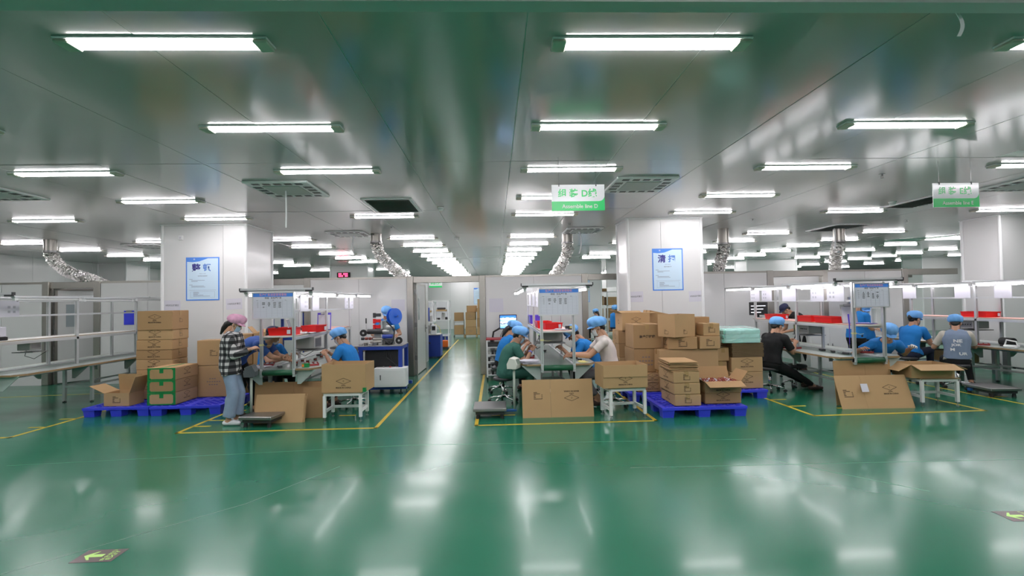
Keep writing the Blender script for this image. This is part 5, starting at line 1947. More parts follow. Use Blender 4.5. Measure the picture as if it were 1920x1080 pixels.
# --- right heap, nearest pallet
zz = ZD
for k in range(3):
    carton('%s of the three flat cartons on the nearest pallet' % ('lowest', 'middle', 'topmost')[k], 2.685 - .012 * k, 7.25, zz, .37, .6, .158, -1 + k * 1.0, front='spec', left='diamond', shade=CARD[1], group='flat cartons on the nearest pallet', fs=.85, ls=.9)
    zz += .16
t = thing('flat_cardboard_stack', 'sheaf of flattened cartons topping the three flat cartons', 'cardboard', (2.66, 7.25, zz), R(-3), 'flattened cardboard')
for k in range(7):
    MB().box((0, 0, 0), (.40 + .01 * (k % 2), .56, .012)).build('sheet', CARD[k % 3], t, loc=(RND.uniform(-.02, .02), RND.uniform(-.02, .02), .01 + k * .019), rot=(RND.uniform(-.006, .006), RND.uniform(-.01, .01), RND.uniform(-.04, .04)))
carton('carton beneath the open one full of parts', 3.22, 7.22, ZD, .52, .36, .155, 0, front='diamond', shade=CARD[2], tape=False)
oc = open_carton('open carton full of red and white parts on the nearest pallet', 3.22, 7.22, ZD + .157, .53, .36, .16, 1, {'back': 20, 'right': 38, 'front': 110, 'left': 60}, front='diamond', shade=CARD[2], flap_len=.17, dv=-.015)
q = MB()
r = random.Random(3)
for k in range(260):
    px, py = r.uniform(-.25, .25), r.uniform(-.165, .165)
    q.box((px, py, .13 + r.uniform(0, .03)), (.022, .012, .012), (r.uniform(0, 3), r.uniform(0, 3), r.uniform(0, 3)), mi=0 if r.random() < .72 else 1)
q.bx(-.255, .255, -.17, .17, .02, .125)
o = q.build('loose_parts', [COPPER, PAPER], None, loc=(3.22, 7.22, ZD + .157))
tag(o, 'heap of loose red and white parts filling the open carton', 'parts', kind='stuff')

# --- right heap, long cartons behind the nearest pallet
carton('lower long carton behind the flat cartons', 3.12, 8.14, ZD, .94, .3, .34, 0, shade=CARD[0])
carton('upper long carton behind the flat cartons', 3.11, 8.13, ZD + .342, .96, .3, .34, 0, shade=CARD[1])
carton('carton with spec print left on the long carton', 3.02, 8.12, ZD + .684, .46, .34, .2, -6, front='spec', left='diamond', shade=CARD[0], fs=1.1)
carton('carton with spec print right on the long carton', 3.44, 8.1, ZD + .684, .34, .32, .205, 2, front='spec', shade=CARD[1], fs=1.1)
carton('small carton with spec print beside the open slanted one', 3.49, 8.12, ZD + .89, .27, .28, .2, 0, front='spec', shade=CARD[1], fs=1.0)
open_carton('open carton set askew on top of the right heap', 2.96, 8.1, ZD + .886, .46, .36, .36, 28, {}, front='spec', right='diamond', left='spec', shade=CARD[1], fs=.7, dv=-.1)
carton('small carton hidden behind the open slanted one', 3.42, 8.45, ZD + .684, .36, .3, .5, 0, shade=CARD[2])
# big named cartons
carton('big lower carton with faded print lines', 2.52, 8.52, ZD + .29, .47, .56, .39, 1, front='lines', shade=CARD[2], fs=.9, group='big cartons of the right heap')
carton('big upper carton printed with five black Chinese characters', 2.52, 8.5, ZD + .682, .46, .55, .40, -1, front='name', shade=CARD[2], group='big cartons of the right heap')
carton('flat carton beneath the big named cartons', 2.54, 8.42, ZD, .52, .7, .145, 0, front='diamond', shade=CARD[2], tape=False)
carton('second flat carton beneath the big named cartons', 2.53, 8.42, ZD + .146, .52, .7, .142, 1, front='diamond', shade=CARD[0], tape=False)
# left column of cartons at the back
zz = ZD
for k, h in enumerate((.27, .2, .24, .24)):
    carton('%s carton of the rear column beside line D' % ('lowest', 'second', 'third', 'fourth')[k], 2.44, 9.08, zz, .5, .46, h, RND.uniform(-2, 2), left='spec', shade=CARD[k % 3], group='rear carton column', ls=.8)
    zz += h + .001
open_carton('open topped carton crowning the rear column', 2.50, 9.05, zz, .50, .5, .30, 0, {'left': 60, 'back': 75, 'right': 85}, front='diamond', left='spec', shade=CARD[1], flap_len=.12, fs=.8)
t = carton('carton tipped on its edge at the very top of the heap', 3.05, 9.2, 1.12, .6, .34, .26, 0, front='diamond', shade=CARD[0])
t.rotation_euler = (R(0), R(12), R(4))
carton('lower carton supporting the tipped one', 3.04, 9.22, ZD, .62, .36, .48, 0, shade=CARD[2])
carton('upper carton supporting the tipped one', 3.04, 9.22, ZD + .482, .6, .36, .46, 2, shade=CARD[0])
# stack with turquoise foam
carton('lower carton of the stack under the turquoise foam', 4.13, 8.36, ZD, .55, .42, .27, 0, front='diamond', left='spec', shade=CARD[1])
carton('second carton of the stack under the turquoise foam', 4.14, 8.36, ZD + .271, .53, .42, .24, 1, front='diamond', left='spec', shade=CARD[1])
t = thing('flat_cardboard_stack', 'dark bundle of flattened cartons under the turquoise foam', 'cardboard', (4.16, 8.36, ZD + .513), R(1), 'flattened cardboard')
for k in range(12):
    MB().box((0, 0, 0), (.53, .42, .015)).build('sheet', CARD_D, t, loc=(RND.uniform(-.006, .006), RND.uniform(-.006, .006), .009 + k * .0195))
zf = ZD + .513 + 12 * .0195 + .003
for k in range(3):
    t = thing('foam_block', '%s turquoise foam block wrapped in clear film' % ('lowest', 'middle', 'topmost')[k], 'foam', (4.06, 8.36, zf + k * .073), R(RND.uniform(-2, 2)), 'turquoise foam blocks')
    MB().bevbox(-.31, .31, -.23, .23, 0, .07, .012).build('block', TURQ, t)
fw = MB()
n, m = 26, 10
rr = []
for i in range(m):
    f = i / (m - 1)
    ring = []
    for j in range(n):
        a = 2 * math.pi * j / n
        c_, s_ = math.cos(a), math.sin(a)
        k = 1 / max(abs(c_) / .33, abs(s_) / .25)
        k *= 1 + .05 * noise.noise(Vector((c_ * 4, s_ * 4, f * 5)))
        if f > .75:
            k *= 1 - (f - .75) * 2.4
        zq = .005 + min(f, .75) / .75 * .225 + max(0, f - .75) * .16 + .02 * noise.noise(Vector((c_ * 5, s_ * 5, f * 7 + 3)))
        ring.append((4.06 + c_ * k, 8.36 + s_ * k, zf + zq))
    rr.append(ring)
fw.rings(rr, cap=False)
o = fw.build('film_wrap', FILM, smooth=False)
tag(o, 'loose clear plastic film over the turquoise foam blocks', 'plastic film')
carton('narrow carton left of the dark cardboard bundle', 3.78, 8.4, ZD + .45, .2, .36, .22, 0, shade=CARD[1])
carton('carton beneath the narrow one left of the foam stack', 3.72, 8.4, ZD, .22, .4, .448, 0, shade=CARD[2])


# --- leaning cardboard sheets
def sheet_lean(x0, x1, yb, h, lean, label, shade, zb=0.0, mark=None, folds=(), n=1, rz=0.0, group='leaning cardboard sheets'):
    t = thing('leaning_cardboard', label, 'cardboard', ((x0 + x1) / 2, yb, zb), R(rz), group)
    t.rotation_euler = (R(-lean), 0, R(rz))
    w = x1 - x0
    for k in range(n):
        xs = [-w / 2] + [f * w - w / 2 for f in folds] + [w / 2]
        for a, b in zip(xs, xs[1:]):
            MB().bx(a + (.002 if a > -w / 2 else 0), b, .006 * k * 1.6, .006 * k * 1.6 + .006, 0, h - .03 * k * (k % 2)).build('panel', shade if k == 0 else CARD[k % 3], t, loc=(.012 * k, 0, 0))
    if mark:
        for kind, du, dv, sc in mark:
            o = put_mark(t, kind, 'front', w, 0, h, sc, du, dv)
    return t


sheet_lean(.37, 1.38, 7.08, .53, 13, 'large flattened carton leaning against line D', CARD[1], mark=(('diamond', .2, .06, -1.0), ('spec', -.28, .04, 1.0)), folds=(.4,))
sheet_lean(-3.40, -2.72, 7.18, .40, 16, 'front flattened carton leaning below the left bench', CARD[1], n=3)
sheet_lean(-3.60, -2.56, 7.62, .50, 6, 'tall flattened carton standing behind under the left bench', CARD[2], n=2, folds=(.55,))
sheet_lean(-2.83, -2.50, 7.45, .44, 8, 'narrow flattened carton beside the small white table', CARD[2], n=2)
sheet_lean(5.0, 6.05, 7.10, .49, 22, 'front flattened cartons leaning below line E', CARD[1], n=3, folds=(.36,), mark=(('diamond', .25, .0, 1.0), ('spec', -.38, -.02, 1.1)), rz=-2)
sheet_lean(5.10, 5.98, 7.38, .66, 5, 'tall flattened carton directly under the line E roller', CARD[0], n=1, folds=(.55,))
t = thing('paper_label', 'white paper label on the flattened carton below line E', 'label', (5.37, 7.163, .28), R(-2))
t.rotation_euler = (R(-22), 0, R(-2))
MB().bx(-.05, .05, -.012, -.008, -.05, .07).build('sheet', PAPER, t)


# --- small white steel tables
def white_table(x, y, w, d, h, rz, label):
    t = thing('steel_table', label, 'table', (x, y, 0), R(rz), 'small white steel tables')
    MB().bx(-w / 2 - .03, w / 2 + .03, -d / 2 - .03, d / 2 + .03, h - .012, h).build('wooden_top', EDGE, t)
    fr = MB()
    for s in (-1, 1):
        fr.bx(-w / 2, w / 2, s * d / 2 - .018, s * d / 2 + .018, h - .05, h - .012).bx(s * w / 2 - .018, s * w / 2 + .018, -d / 2, d / 2, h - .05, h - .012)
    fr.build('apron', WHITE, t)
    for sx in (-1, 1):
        for sy in (-1, 1):
            lg = MB().bx(sx * w / 2 - .02, sx * w / 2 + .02, sy * d / 2 - .02, sy * d / 2 + .02, .06, h - .05).build('leg', WHITE, t)
            MB().cyl((sx * w / 2, sy * d / 2, 0), (sx * w / 2, sy * d / 2, .012), .022, n=10).cyl((sx * w / 2, sy * d / 2, .01), (sx * w / 2, sy * d / 2, .07), .006, n=6).build('levelling_foot', STEEL_D, lg)
        MB().bx(sx * w / 2 - .012, sx * w / 2 + .012, -d / 2, d / 2, .12, .16).build('stretcher', WHITE, t)
    MB().bx(-w / 2, w / 2, d / 2 - .012, d / 2 + .012, .122, .158).build('stretcher', WHITE, t)
    return t


white_table(1.79, 7.06, .49, .36, .435, 7, 'small white steel table under the open carton beside line D')
open_carton('open carton with its front flap folded down beside line D', 1.76, 7.05, .436, .62, .46, .31, 3, {'front': 176}, front='diamond', shade=CARD[1], flap_len=.16, dv=-.08, fs=.9)
white_table(-2.16, 7.36, .5, .36, .41, 0, 'small white steel table beside the left bench')
t = open_carton('tall open carton on the small white table beside the left bench', -2.13, 7.38, .411, .62, .43, .39, -3, {}, front='diamond', shade=CARD[1], dv=-.1, fs=1.0)
MB().bx(.27, .312, -.218, -.2152, .0, .06).bx(.3105, .313, -.215, -.17, 0, .06).build('green_tape', GTAPE, t)
white_table(6.50, 7.33, .5, .36, .41, -4, 'small white steel table right of line E')
open_carton('open carton with all four flaps spread on the right white table', 6.42, 7.36, .411, .60, .42, .2, -6, {'front': 108, 'left': 118, 'right': 112, 'back': 100}, shade=CARD[1], flap_len=.2)

# --- distant cartons at the end of the aisle
for k, (x, y, z, w, d, h, rz, lb) in enumerate((
        (-1.69, 23.9, .12, .44, .4, .43, 0, 'lower carton on the trolley at the end of the aisle'), (-1.69, 23.9, .75, .44, .4, .4, 2, 'upper carton on the trolley at the end of the aisle'),
        (-1.12, 23.7, .12, .5, .45, .36, 0, 'lowest carton of the middle stack at the end of the aisle'), (-1.12, 23.7, .482, .48, .45, .32, 1, 'second carton of the middle stack at the end of the aisle'),
        (-1.12, 23.7, .805, .46, .45, .36, -3, 'third carton of the middle stack at the end of the aisle'), (-1.08, 23.85, 1.168, .44, .4, .3, 12, 'tilted top carton of the middle stack at the end of the aisle'),
        (-.58, 23.7, .12, .5, .45, .36, 0, 'lowest carton of the right stack at the end of the aisle'), (-.58, 23.7, .482, .5, .45, .4, 0, 'second carton of the right stack at the end of the aisle'),
        (-.58, 23.7, .885, .5, .45, .46, 2, 'third carton of the right stack at the end of the aisle'), (-.56, 23.75, 1.348, .46, .42, .42, -2, 'top carton of the right stack at the end of the aisle'))):
    carton(lb, x, y, z, w, d, h, rz, front='lines' if k in (2, 4, 8) else None, tape=False, group='cartons at the end of the aisle', fs=.6)
t = thing('wooden_pallet', 'low wooden pallet under the cartons at the end of the aisle', 'pallet', (-.85, 23.7, 0))
for k in range(6):
    MB().bx(-.6, .6, -.26 + k * .095, -.19 + k * .095, .1, .118).build('slat', WOODP, t)
for k in (-.56, 0, .56):
    MB().bx(k - .04, k + .04, -.25, .28, 0, .1).build('bearer', WOODP, t)
t = thing('hand_trolley', 'steel wire trolley under cartons at the end of the aisle', 'trolley', (-1.69, 23.9, 0))
MB().bx(-.24, .24, -.22, .22, .1, .118).build('deck', STEEL_D, t)
MB().bx(-.24, .24, -.22, .22, .69, .705).build('deck', STEEL_D, t)
for sx in (-1, 1):
    for sy in (-1, 1):
        MB().cyl((sx * .235, sy * .215, .06), (sx * .235, sy * .215, .82), .01, n=8).build('upright', STEEL, t)
        MB().cyl((sx * .235 - .012, sy * .215, .04), (sx * .235 + .012, sy * .215, .04), .04, n=10).build('wheel', BLACK, t)
# ------------------------------------------------------------------ platform scales


def scale(x, y, rz, label, pole, head_mat, head_face=0.0, head_h=.68):
    t = thing('platform_scale', label, 'scale', (x, y, 0), R(rz), 'platform scales')
    MB().bevbox(-.235, .235, -.27, .27, .105, .15, .008).build('platform', STEEL_D, t)
    MB().bx(-.2, .2, -.23, .23, .06, .1).build('base_frame', DARKP, t)
    MB().bx(-.24, .24, .1, .16, .05, .09).build('blue_bar', mat('scale_blue', (.02, .12, .4), rough=.4), t)
    for sx in (-1, 1):
        for sy in (-1, 1):
            MB().cyl((sx * .17, sy * .2, 0), (sx * .17, sy * .2, .06), .03, .022, n=10).build('foot', BLACK, t)
    if pole:
        px, py = pole
        MB().bevbox(min(px, 0) if px < 0 else .2, px + .03 if px > 0 else 0, py - .03, py + .03, .03, .06, .004).build('pole_base', mat('scale_blue', (.02, .12, .4), rough=.4), t)
        MB().cyl((px, py, .03), (px, py, head_h), .018, n=12).build('pole', mat('pole_paint', (.45, .52, .45), rough=.4), t, smooth=True)
        hd = MB()
        pr = [(-.07, -.02), (.07, -.02), (.075, .05), (.03, .14), (-.05, .12), (-.08, .04)]
        hd.prism(pr, .22, Matrix.Translation((px, py, head_h)) @ Matrix.Rotation(R(head_face), 4, 'Z') @ T(0, .11, 0, rx=R(90)))
        h = hd.build('indicator', head_mat, t)
        MB().prism([(-.078, .045), (-.052, .118), (-.056, .12), (-.082, .047)], .14, Matrix.Translation((px, py, head_h)) @ Matrix.Rotation(R(head_face), 4, 'Z') @ T(0, .07, 0, rx=R(90))).build('display', mat('lcd_grey', (.25, .3, .25), rough=.2), h)
        MB().cyl((px, py, head_h - .04), (px, py, head_h), .03, n=10).build('collar', head_mat, h)


scale(-.09, 7.33, 0, 'platform scale with a white indicator at the front left of line D', (.36, .08), mat('indicator_cream', (.68, .68, .62), rough=.4), 160)
scale(-3.22, 7.18, -8, 'platform scale with a dark indicator before the checked shirt woman', (-.30, .12), mat('indicator_dark', (.09, .1, .11), rough=.35), 20, .66)
scale(7.98, 7.85, -4, 'platform scale with blue base at the right edge', None, DARKP)

# ------------------------------------------------------------------ winding machine left of the aisle
t = thing('winding_machine', 'blue framed winding machine with a blue reel before the partition', 'machine', (-2.1, 9.6, 0))
LG = mat('machine_grey', (.55, .56, .55), rough=.35, metal=.3)
for sx in (-1, 1):
    for sy in (-1, 1):
        MB().bevbox(sx * .36 - .035, sx * .36 + .035, sy * .3 - .035, sy * .3 + .035, .1, .80, .005).build('leg', MBLUE, t)
        f = MB().cyl((sx * .36, sy * .3, 0), (sx * .36, sy * .3, .015), .04, n=12).cyl((sx * .36, sy * .3, .01), (sx * .36, sy * .3, .1), .01, n=8).build('levelling_foot', BLACK, t)
for sy in (-1, 1):
    MB().bx(-.40, .40, sy * .3 - .035, sy * .3 + .035, .80, .86).build('top_beam', MBLUE, t)
for sx in (-1, 1):
    MB().bx(sx * .36 - .03, sx * .36 + .03, -.265, .265, .80, .855).build('side_beam', MBLUE, t)
for sy in (-1, 1):
    MB().bx(-.42, .47, sy * .3 - .04, sy * .3 + .04, .08, .14).build('base_beam', MBLUE, t)
MB().bx(-.3, .3, -.24, .22, .2, .78).build('dark_housing', BLACK, t)
MB().bevbox(-.42, .40, -.34, .34, .86, .875, .003).build('table_plate', STEEL_D, t)
cb = MB().bevbox(-.09, .48, -.46, -.18, .14, .48, .006).build('control_cabinet', WHITE, t)
MB().bx(-.06, .45, -.466, -.46, .17, .45).build('cabinet_door', WHITE, cb)
MB().bx(.02, .035, -.475, -.466, .27, .36).build('cabinet_handle', DARKP, cb)
MB().cyl((-.11, -.36, .22), (-.09, -.36, .22), .02, n=12).build('rotary_switch', BLACK, cb)
for k in range(3):
    MB().cyl((.05 + k * .12, -.3, .48), (.05 + k * .12, -.3, .495), .016, n=10).build('push_button', RED if k == 1 else GREYP, cb)
MB().bevbox(-.05, -.02, -.05, .25, .875, 1.32, .004).build('upright_plate', LG, t)
MB().prism([(-.24, .875), (.2, .875), (.16, 1.12), (.02, 1.32), (-.08, 1.32), (-.2, 1.05)], .018, FRONT(0, .06, 0)).build('face_plate', LG, t)
for x0, x1, z, r, m_ in ((-.30, -.02, 1.12, .05, DARKP), (-.02, .1, 1.12, .03, LG), (-.2, .18, .98, .028, STEEL), (-.02, .17, 1.02, .045, MBLUE), (.03, .16, .92, .05, DARKP), (-.25, -.05, .93, .03, STEEL), (.05, .2, 1.2, .035, LG)):
    MB().cyl((x0, -.03, z), (x1, -.03, z), r, n=14).build('roller', m_, t)
for x_, z_ in ((-.36, 1.1), (.3, .95)):
    MB().cyl((x_, -.12, z_), (x_, -.09, z_), .065, n=18).build('hand_wheel', BLACK, t)
    MB().cyl((x_, -.125, z_), (x_, -.06, z_), .02, n=10).build('hub', LG, t)
for k in range(4):
    MB().cyl((-.44 + k * .07, .05, .985), (-.385 + k * .07, .05, .985), .028, n=10).build('spool', COPPER if k else DARKP, t)
for k, (z0, m_) in enumerate(((1.16, RED), (1.27, RED), (1.38, DARKP))):
    MB().bx(-.2, -.16, -.03, .05, z0, z0 + .09).bx(-.16, -.06, -.02, .04, z0 + .02, z0 + .08).build('tension_unit', m_, t)
MB().bar((-.05, .0, 1.3), (.22, .0, 1.4), .03, .02).build('reel_arm', LG, t)
rm = MB()
n = 24
RA = Matrix.Translation((.2, -.02, 1.4)) @ Matrix.Rotation(R(50), 4, 'Z') @ Matrix.Rotation(R(90), 4, 'X')
for z_, r_ in ((-.035, .155), (.035, .155)):
    ring = lambda rr_, zz_: [RA @ Vector((rr_ * math.cos(2 * math.pi * j / n), rr_ * math.sin(2 * math.pi * j / n), zz_)) for j in range(n)]
    rm.rings([ring(r_, z_ - .004), ring(r_, z_ + .004)])
rm.rings([ring(.06, -.035), ring(.06, .035)])
reel = rm.build('wire_reel', mat('reel_blue', (.03, .16, .75), rough=.25), t)
sm = MB()
for k in range(6):
    a = math.pi / 3 * k
    sm.add([RA @ Vector(p) for p in ((.02 * math.cos(a + 1.57), .02 * math.sin(a + 1.57), -.042), (.14 * math.cos(a), .14 * math.sin(a), -.042), (.14 * math.cos(a + .12), .14 * math.sin(a + .12), -.042))], [(0, 1, 2)])
sm.rings([ring(.02, -.08), ring(.02, .1)])
sm.build('reel_spokes', mat('reel_dark', (.02, .1, .5), rough=.3), reel)
MB().tube([(.05, .0, 1.3), (.22, -.1, 1.15), (.2, -.14, .95), (.1, -.18, .86), (.1, -.28, .65), (.3, -.3, .5)], .014, 8).build('cable', BLACK, t)
MB().tube([(-.02, -.05, 1.0), (.12, -.16, .9), (.14, -.24, .7), (.24, -.28, .5)], .012, 8).build('cable', BLACK, t)
MB().cyl((-.36, .1, 1.27), (-.36, .1, 1.37), .012, n=8).build('lever_grip', BLACK, t)
MB().cyl((-.36, .1, 1.0), (-.36, .1, 1.27), .006, n=6).build('lever', LG, t)
for k in range(5):
    MB().bevbox(-.40 + k * .09, -.34 + k * .09, -.3, -.22, .875, .915 + .02 * (k % 2), .004).build('clamp_block', STEEL if k % 2 else GREYP, t)
MB().bx(-.95, -.40, -.2, .1, .82, .86).build('side_conveyor', STEEL_D, t)
for x_ in (-.5,):
    MB().bx(x_, x_ + .03, -.1, -.07, 0, .82).build('conveyor_leg', STEEL_D, t)

# ------------------------------------------------------------------ rack, monitor and things behind line D
t = thing('bobbin_rack', 'grey wheeled rack of dark bobbins left of line D', 'rack', (0.02, 10.75, 0))
for sx in (-1, 1):
    for sy in (-1, 1):
        MB().bx(sx * .19 - .015, sx * .19 + .015, sy * .22 - .015, sy * .22 + .015, .06, .84).build('upright', WHITE, t)
        MB().cyl((sx * .19 - .012, sy * .22, .035), (sx * .19 + .012, sy * .22, .035), .035, n=10).build('caster', BLACK, t)
for k, z_ in enumerate((.1, .24, .38, .52, .68)):
    MB().bx(-.2, .2, -.23, .23, z_, z_ + .015).build('shelf', WHITE, t)
    if k < 4:
        for j in range(5):
            MB().lathe([(.02, 0), (.032, 0), (.032, .006), (.024, .01), (.024, .07), (.032, .075), (.032, .08), (.02, .08)], 10, c=(-.15 + j * .075, -.16, z_ + .016)).build('bobbin', DARKP if (j + k) % 3 else GREYP, t)
MB().bx(-.2, .2, -.22, .23, .70, .77).build('instrument', DARKP, t)
MB().bx(-.21, .21, -.24, .24, .84, .865).build('red_top', mat('rack_red', (.35, .02, .03), rough=.5), t)
t = thing('monitor', 'black monitor showing a lakeside picture on a wall arm', 'monitor', (.29, 10.92, 1.2))
MB().bevbox(-.19, .19, -.02, .02, -.16, .155, .006).build('bezel', BLACK, t)
MB().bx(-.172, .172, -.023, -.02, -.135, .137).build('screen', SCREEN, t)
MB().tube([(-.05, .02, -.05), (-.2, .06, -.15), (-.32, .12, -.22), (-.36, .2, -.45)], .02, 8).build('arm', BLACK, t)
MB().bx(-.4, -.32, .17, .235, -.55, -.4).build('arm_clamp', BLACK, t)
MB().tube([(-.1, .02, -.16), (-.17, .06, -.3), (-.16, .15, -.5)], .005, 6).build('cable', BLACK, t)
MB().bx(-.4, -.3, .2, .44, -1.2, -.4).build('arm_column', STEEL_D, t)

# white boards standing on the line E shelf
for x, y, rz, lb in ((5.86, 7.56, 8, 'left white board standing on the front of the line E shelf'), (6.0, 7.6, -6, 'right white board hooked on the line E post')):
    t = thing('display_board', lb, 'board', (x, y, ZS if x < 5.9 else 1.13), R(rz), 'white boards on line E')
    MB().bevbox(-.05 if x < 5.9 else -.06, .05 if x < 5.9 else .07, -.012, .012, 0, .24 if x < 5.9 else .31, .004).build('board', WHITE, t)
    MB().bx(-.03, .03, -.02, .02, 0.0, .012).build('foot', GREYP, t)
t = thing('desk_fan_motor', 'black motor with a round guard on the right edge bench', 'motor', (8.82, 8.35, .716))
MB().cyl((0, -.1, .08), (0, .1, .08), .07, n=18).build('drum', BLACK, t)
MB().bx(-.06, .06, -.08, .08, 0, .03).build('foot', DARKP, t)
t = thing('white_fixture', 'white slotted fixture on the bench at the right edge', 'fixture', (8.62, 8.1, .716), R(10))
MB().bevbox(-.05, .05, -.1, .1, 0, .05, .015).build('base', WHITE, t)
MB().tube([(0, -.09, .03), (0, -.07, .11), (0, .07, .13), (0, .1, .03)], .012, 8).build('handle', WHITE, t)
t = thing('parts_carton', 'flat carton under the bench beside the vest wearer', 'carton', (9.0, 9.6, .32))
MB().bevbox(-.2, .2, -.35, .35, 0, .2, .006).build('body', CARD[0], t)
MB().bx(-.201, .201, -.03, .03, .02, .201).build('tape', TAPE, t)

# small machine with a blue reel behind the masked woman
t = thing('reel_feeder', 'small feeder with a blue reel behind the masked woman', 'machine', (8.1, 11.2, 0))
MB().bevbox(-.15, .15, -.15, .15, .0, .95, .01).build('pedestal', MBLUE, t)
MB().bx(-.02, .02, -.02, .02, .95, 1.6).build('mast', LG, t)
MB().cyl((.06, -.06, 1.52), (.1, -.1, 1.52), .15, n=22).build('reel', mat('reel_blue', (.03, .16, .75), rough=.25), t)
MB().cyl((.1, -.1, 1.52), (.12, -.12, 1.52), .05, n=14).build('reel_hub', LG, t)
MB().bevbox(-.1, .08, -.1, .05, 1.15, 1.32, .01).build('feed_head', BLACK, t)
t = thing('white_cabinet', 'low white cabinet behind the standing worker of line E', 'cabinet', (7.35, 10.9, 0))
MB().bevbox(-.5, .35, -.2, .2, .02, .98, .008).build('body', WHITE, t)
MB().bx(-.52, .37, -.22, .22, .98, 1.0).build('top', GREYP, t)
for k in range(2):
    d = MB().bx(-.48 + k * .42, -.08 + k * .4, -.208, -.2, .06, .94).build('door', WHITE, t)
    MB().bx(-.12 + k * .1, -.105 + k * .1, -.225, -.208, .5, .6).build('handle', STEEL_D, d)
t = thing('dark_monitor', 'dark monitor behind the bending man of line E', 'monitor', (5.75, 10.75, ZS))
MB().bevbox(-.2, .2, -.015, .015, .05, .33, .005).build('bezel', BLACK, t)
q = MB()
for k in range(3):
    q.bx(-.17, .05 + .05 * k, -.0175, -.015, .1 + k * .07, .115 + k * .07)
q.build('lit_rows', mat('row_white', (.4, .4, .45), rough=.4, emit=(.8, .8, .9, .6)), t)
MB().bx(-.06, .06, -.05, .05, 0, .01).bx(-.02, .02, 0, .02, .01, .08).build('stand', BLACK, t)

# ------------------------------------------------------------------ machines along the central aisle


def enclosure(x0, x1, y0, y1, z1, label):
    t = thing('test_enclosure', label, 'machine', ((x0 + x1) / 2, (y0 + y1) / 2, 0), 0, 'white framed machines in the aisle')
    a, b = (x1 - x0) / 2, (y1 - y0) / 2
    for sx in (-1, 1):
        for sy in (-1, 1):
            MB().bx(sx * a - .02, sx * a + .02, sy * b - .02, sy * b + .02, 0, z1).build('upright', WHITE, t)
    for z_ in (.42, .98, z1 - .04):
        f = MB()
        for s in (-1, 1):
            f.bx(-a, a, s * b - .018, s * b + .018, z_, z_ + .04).bx(s * a - .018, s * a + .018, -b, b, z_, z_ + .04)
        f.build('frame_rail', WHITE, t)
    MB().bx(-a, a, -b, b, .94, .98).build('table', WHITE, t)
    MB().bx(-a + .05, a - .05, -b + .05, b - .05, .05, .42).build('lower_cabinet', MBLUE, t)
    r = random.Random(int(x0 * 100))
    for k in range(6):
        px, py = r.uniform(-a + .1, a - .1), r.uniform(-b + .1, b - .1)
        MB().bevbox(px - .06, px + .06, py - .05, py + .05, .98, .98 + r.uniform(.08, .3), .008).build('module', (GREYP, DARKP, mat('skyblue_module', (.1, .35, .7), rough=.4), STEEL)[k % 4], t)
    MB().bevbox(-a + .08, a - .08, -b + .06, 0, 1.32, 1.38, .005).build('upper_tray', CARD[1], t)
    MB().bevbox(-.15, .15, -.1, .1, 1.38, 1.46, .02).build('top_parts', DARKP, t)
    MB().bx(-a + .02, a - .02, b - .004, b, 1.0, z1 - .05).build('rear_pane', CLEAR, t)


enclosure(-2.72, -2.04, 16.6, 17.4, 1.7, 'white framed machine left of the aisle, nearer one')
enclosure(-2.25, -1.68, 18.3, 19.0, 1.72, 'white framed machine left of the aisle, farther one')
t = thing('blue_machine', 'blue cabinet machine with a small screen left of the aisle', 'machine', (-1.84, 15.2, 0))
MB().bevbox(-.28, .22, -.22, .4, .04, .68, .01).build('cabinet', MBLUE, t)
MB().bx(-.28, .22, -.25, .42, .68, .7).build('work_top', GREYP, t)
MB().bevbox(-.06, .1, -.2, -.06, .7, .98, .01).build('terminal', WHITE, t)
MB().bx(-.03, .07, -.205, -.2, .82, .94).build('terminal_screen', BLACK, t)
MB().cyl((-.02, .1, .7), (-.02, .1, .84), .09, n=14).build('bowl', WHITE, t)
for k in range(3):
    MB().bevbox(-.24 + k * .06, -.2 + k * .06, .1, .2, .7, .9 + .06 * k, .004).build('post', STEEL, t)
MB().tube([(-.1, -.1, .8), (.05, 0, 1.0), (.15, .1, .9), (.2, .2, .7)], .01, 6).build('hose', NOTE, t)
MB().cyl((-.18, -.24, .42), (-.18, -.22, .42), .025, n=10).cyl((-.1, -.24, .45), (-.1, -.22, .45), .025, n=10).build('gauge', DARKP, t)
for sx in (-.24, .18):
    for sy in (-.18, .36):
        MB().cyl((sx, sy, 0), (sx, sy, .05), .03, n=8).build('foot', BLACK, t)
t = thing('operator_panel', 'blue upright operator panel at the open door of the aisle', 'control panel', (-2.06, 14.9, 0))
MB().bevbox(-.05, .05, -.05, .05, 0, 1.15, .005).build('stand', MBLUE, t)
MB().bevbox(-.14, .14, -.08, .04, 1.1, 1.5, .01).build('panel', MBLUE, t)
MB().bx(-.09, .09, -.085, -.08, 1.3, 1.44).build('screen', mat('lit_screen', (.8, .85, .9), rough=.2, emit=(.85, .9, 1, .7)), t)
for k in range(4):
    MB().cyl((-.08 + k * .05, -.095, 1.2), (-.08 + k * .05, -.08, 1.2), .013, n=8).build('push_button', RED if k == 0 else GREYP, t)
t = thing('orange_jack', 'small orange bottle jack on the aisle floor', 'jack', (-1.75, 17.7, 0))
MB().bevbox(-.1, .1, -.08, .08, .08, .32, .02).build('tank', mat('jack_orange', (.8, .16, .02), rough=.4), t)
MB().cyl((0, 0, .32), (0, 0, .44), .03, n=10).build('piston', STEEL, t)
MB().bx(-.13, .13, -.1, .1, 0.0, .08).build('base', DARKP, t)
t = thing('tall_carton_tube', 'brown tall carton beside the blue aisle machine', 'carton', (-2.02, 14.6, 0))
MB().bevbox(-.08, .08, -.1, .1, 0, .62, .006).build('body', CARD[2], t)
MB().bx(-.03, .03, -.103, -.1, .45, .55).build('tag', PAPER, t)

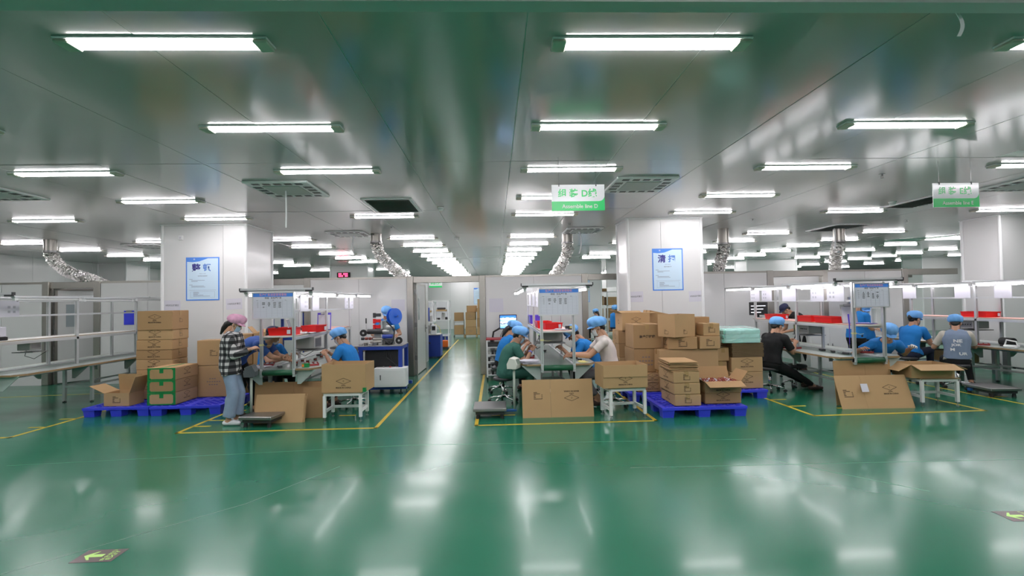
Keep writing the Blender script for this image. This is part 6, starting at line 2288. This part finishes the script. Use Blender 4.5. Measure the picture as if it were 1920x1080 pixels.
# blue machines glimpsed behind the left column opening
for k, (x, y, lb) in enumerate(((-5.3, 13.4, 'blue framed machine behind the left whiteboard posts'), (-4.75, 14.6, 'second blue framed machine behind the left bench'))):
    t = thing('blue_rack_machine', lb, 'machine', (x, y, 0), 0, 'blue machines behind the left bench')
    for sx in (-1, 1):
        for sy in (-1, 1):
            MB().bx(sx * .4 - .03, sx * .4 + .03, sy * .3 - .03, sy * .3 + .03, 0, 1.5).build('upright', MBLUE, t)
    for z_ in (.75, 1.44):
        MB().bx(-.43, .43, -.33, .33, z_, z_ + .05).build('deck', MBLUE if z_ < 1 else WHITE, t)
    for q_ in range(5):
        MB().bevbox(-.36 + q_ * .15, -.25 + q_ * .15, -.2, .1, .8, .95 + .07 * ((q_ * 2 + k) % 4), .008).build('module', (GREYP, STEEL, mat('skyblue_module', (.1, .35, .7), rough=.4), DARKP, WHITE)[q_], t)

# distant shelf of cartons beyond the seated pair
t = thing('storage_shelf', 'distant white shelf stacked beyond line D', 'shelf', (5.2, 23.2, 0))
for sx in (-1, 1):
    for sy in (-1, 1):
        MB().bx(sx * .85 - .025, sx * .85 + .025, sy * .25 - .025, sy * .25 + .025, 0, 2.0).build('upright', WHITE, t)
MB().bx(-.025, .025, -.28, -.22, 0, 2.0).build('upright', WHITE, t)
for z_ in (.12, .75, 1.35, 1.98):
    MB().bx(-.88, .88, -.28, .28, z_, z_ + .03).build('shelf_board', WHITE, t)
for k, (x, z, w, h) in enumerate(((4.75, .151, .6, .5), (5.55, .151, .6, .5), (4.72, .781, .6, .45), (5.5, .781, .55, .45), (4.8, 1.381, .5, .42), (5.4, 1.381, .5, .38), (4.9, 2.011, .6, .14))):
    carton('%s carton on the distant white shelf' % ('lower left', 'lower right', 'middle left', 'middle right', 'upper left', 'upper right', 'topmost flat')[k], x, 23.2, z, w, .42, h, 0, tape=False, group='cartons on the distant shelf')
# partition wall fittings
for x, y, z, w, h, lb in ((-9.2, 12.26, 1.55, .24, .14, 'small dark sign plate on the far left door'),):
    t = thing('door_plate', lb, 'plate', (x, y, z))
    MB().bx(-w / 2, w / 2, -.01, 0, -h / 2, h / 2).build('plate', mat('plate_blue', (.12, .14, .25), rough=.4), t)
    MB().bx(-w / 2 + .02, w / 2 - .02, -.013, -.01, -.01, .03).build('printed_line', PAPER, t)
# grey floor cables under line E and the right edge bench
for pts, lb in (([(5.9, 8.6, .3), (6.05, 8.5, .12), (6.2, 8.3, .01), (6.0, 8.0, .01)], 'pale cable drooping under line E'), ([(9.2, 8.6, .3), (9.6, 9.2, .25), (10.0, 9.7, .28), (10.2, 10.0, .1)], 'black cable under the right edge bench')):
    o = MB().tube(pts, .012, 8).build('cable', WHITE if 'pale' in lb else BLACK, smooth=True)
    tag(o, lb, 'cable')
t = thing('sensor_stand', 'low grey stand with rails right of the right edge bench', 'stand', (10.2, 9.8, 0))
MB().bx(-.15, -.08, -.05, .05, 0, .55).build('leg', STEEL_D, t)
MB().bx(.08, .15, -.05, .05, 0, .55).build('leg', STEEL_D, t)
MB().bx(-.9, .2, -.06, .06, .55, .6).build('rail', STEEL_D, t)
MB().bx(-.9, -.83, -.05, .05, 0, .55).build('leg', STEEL_D, t)
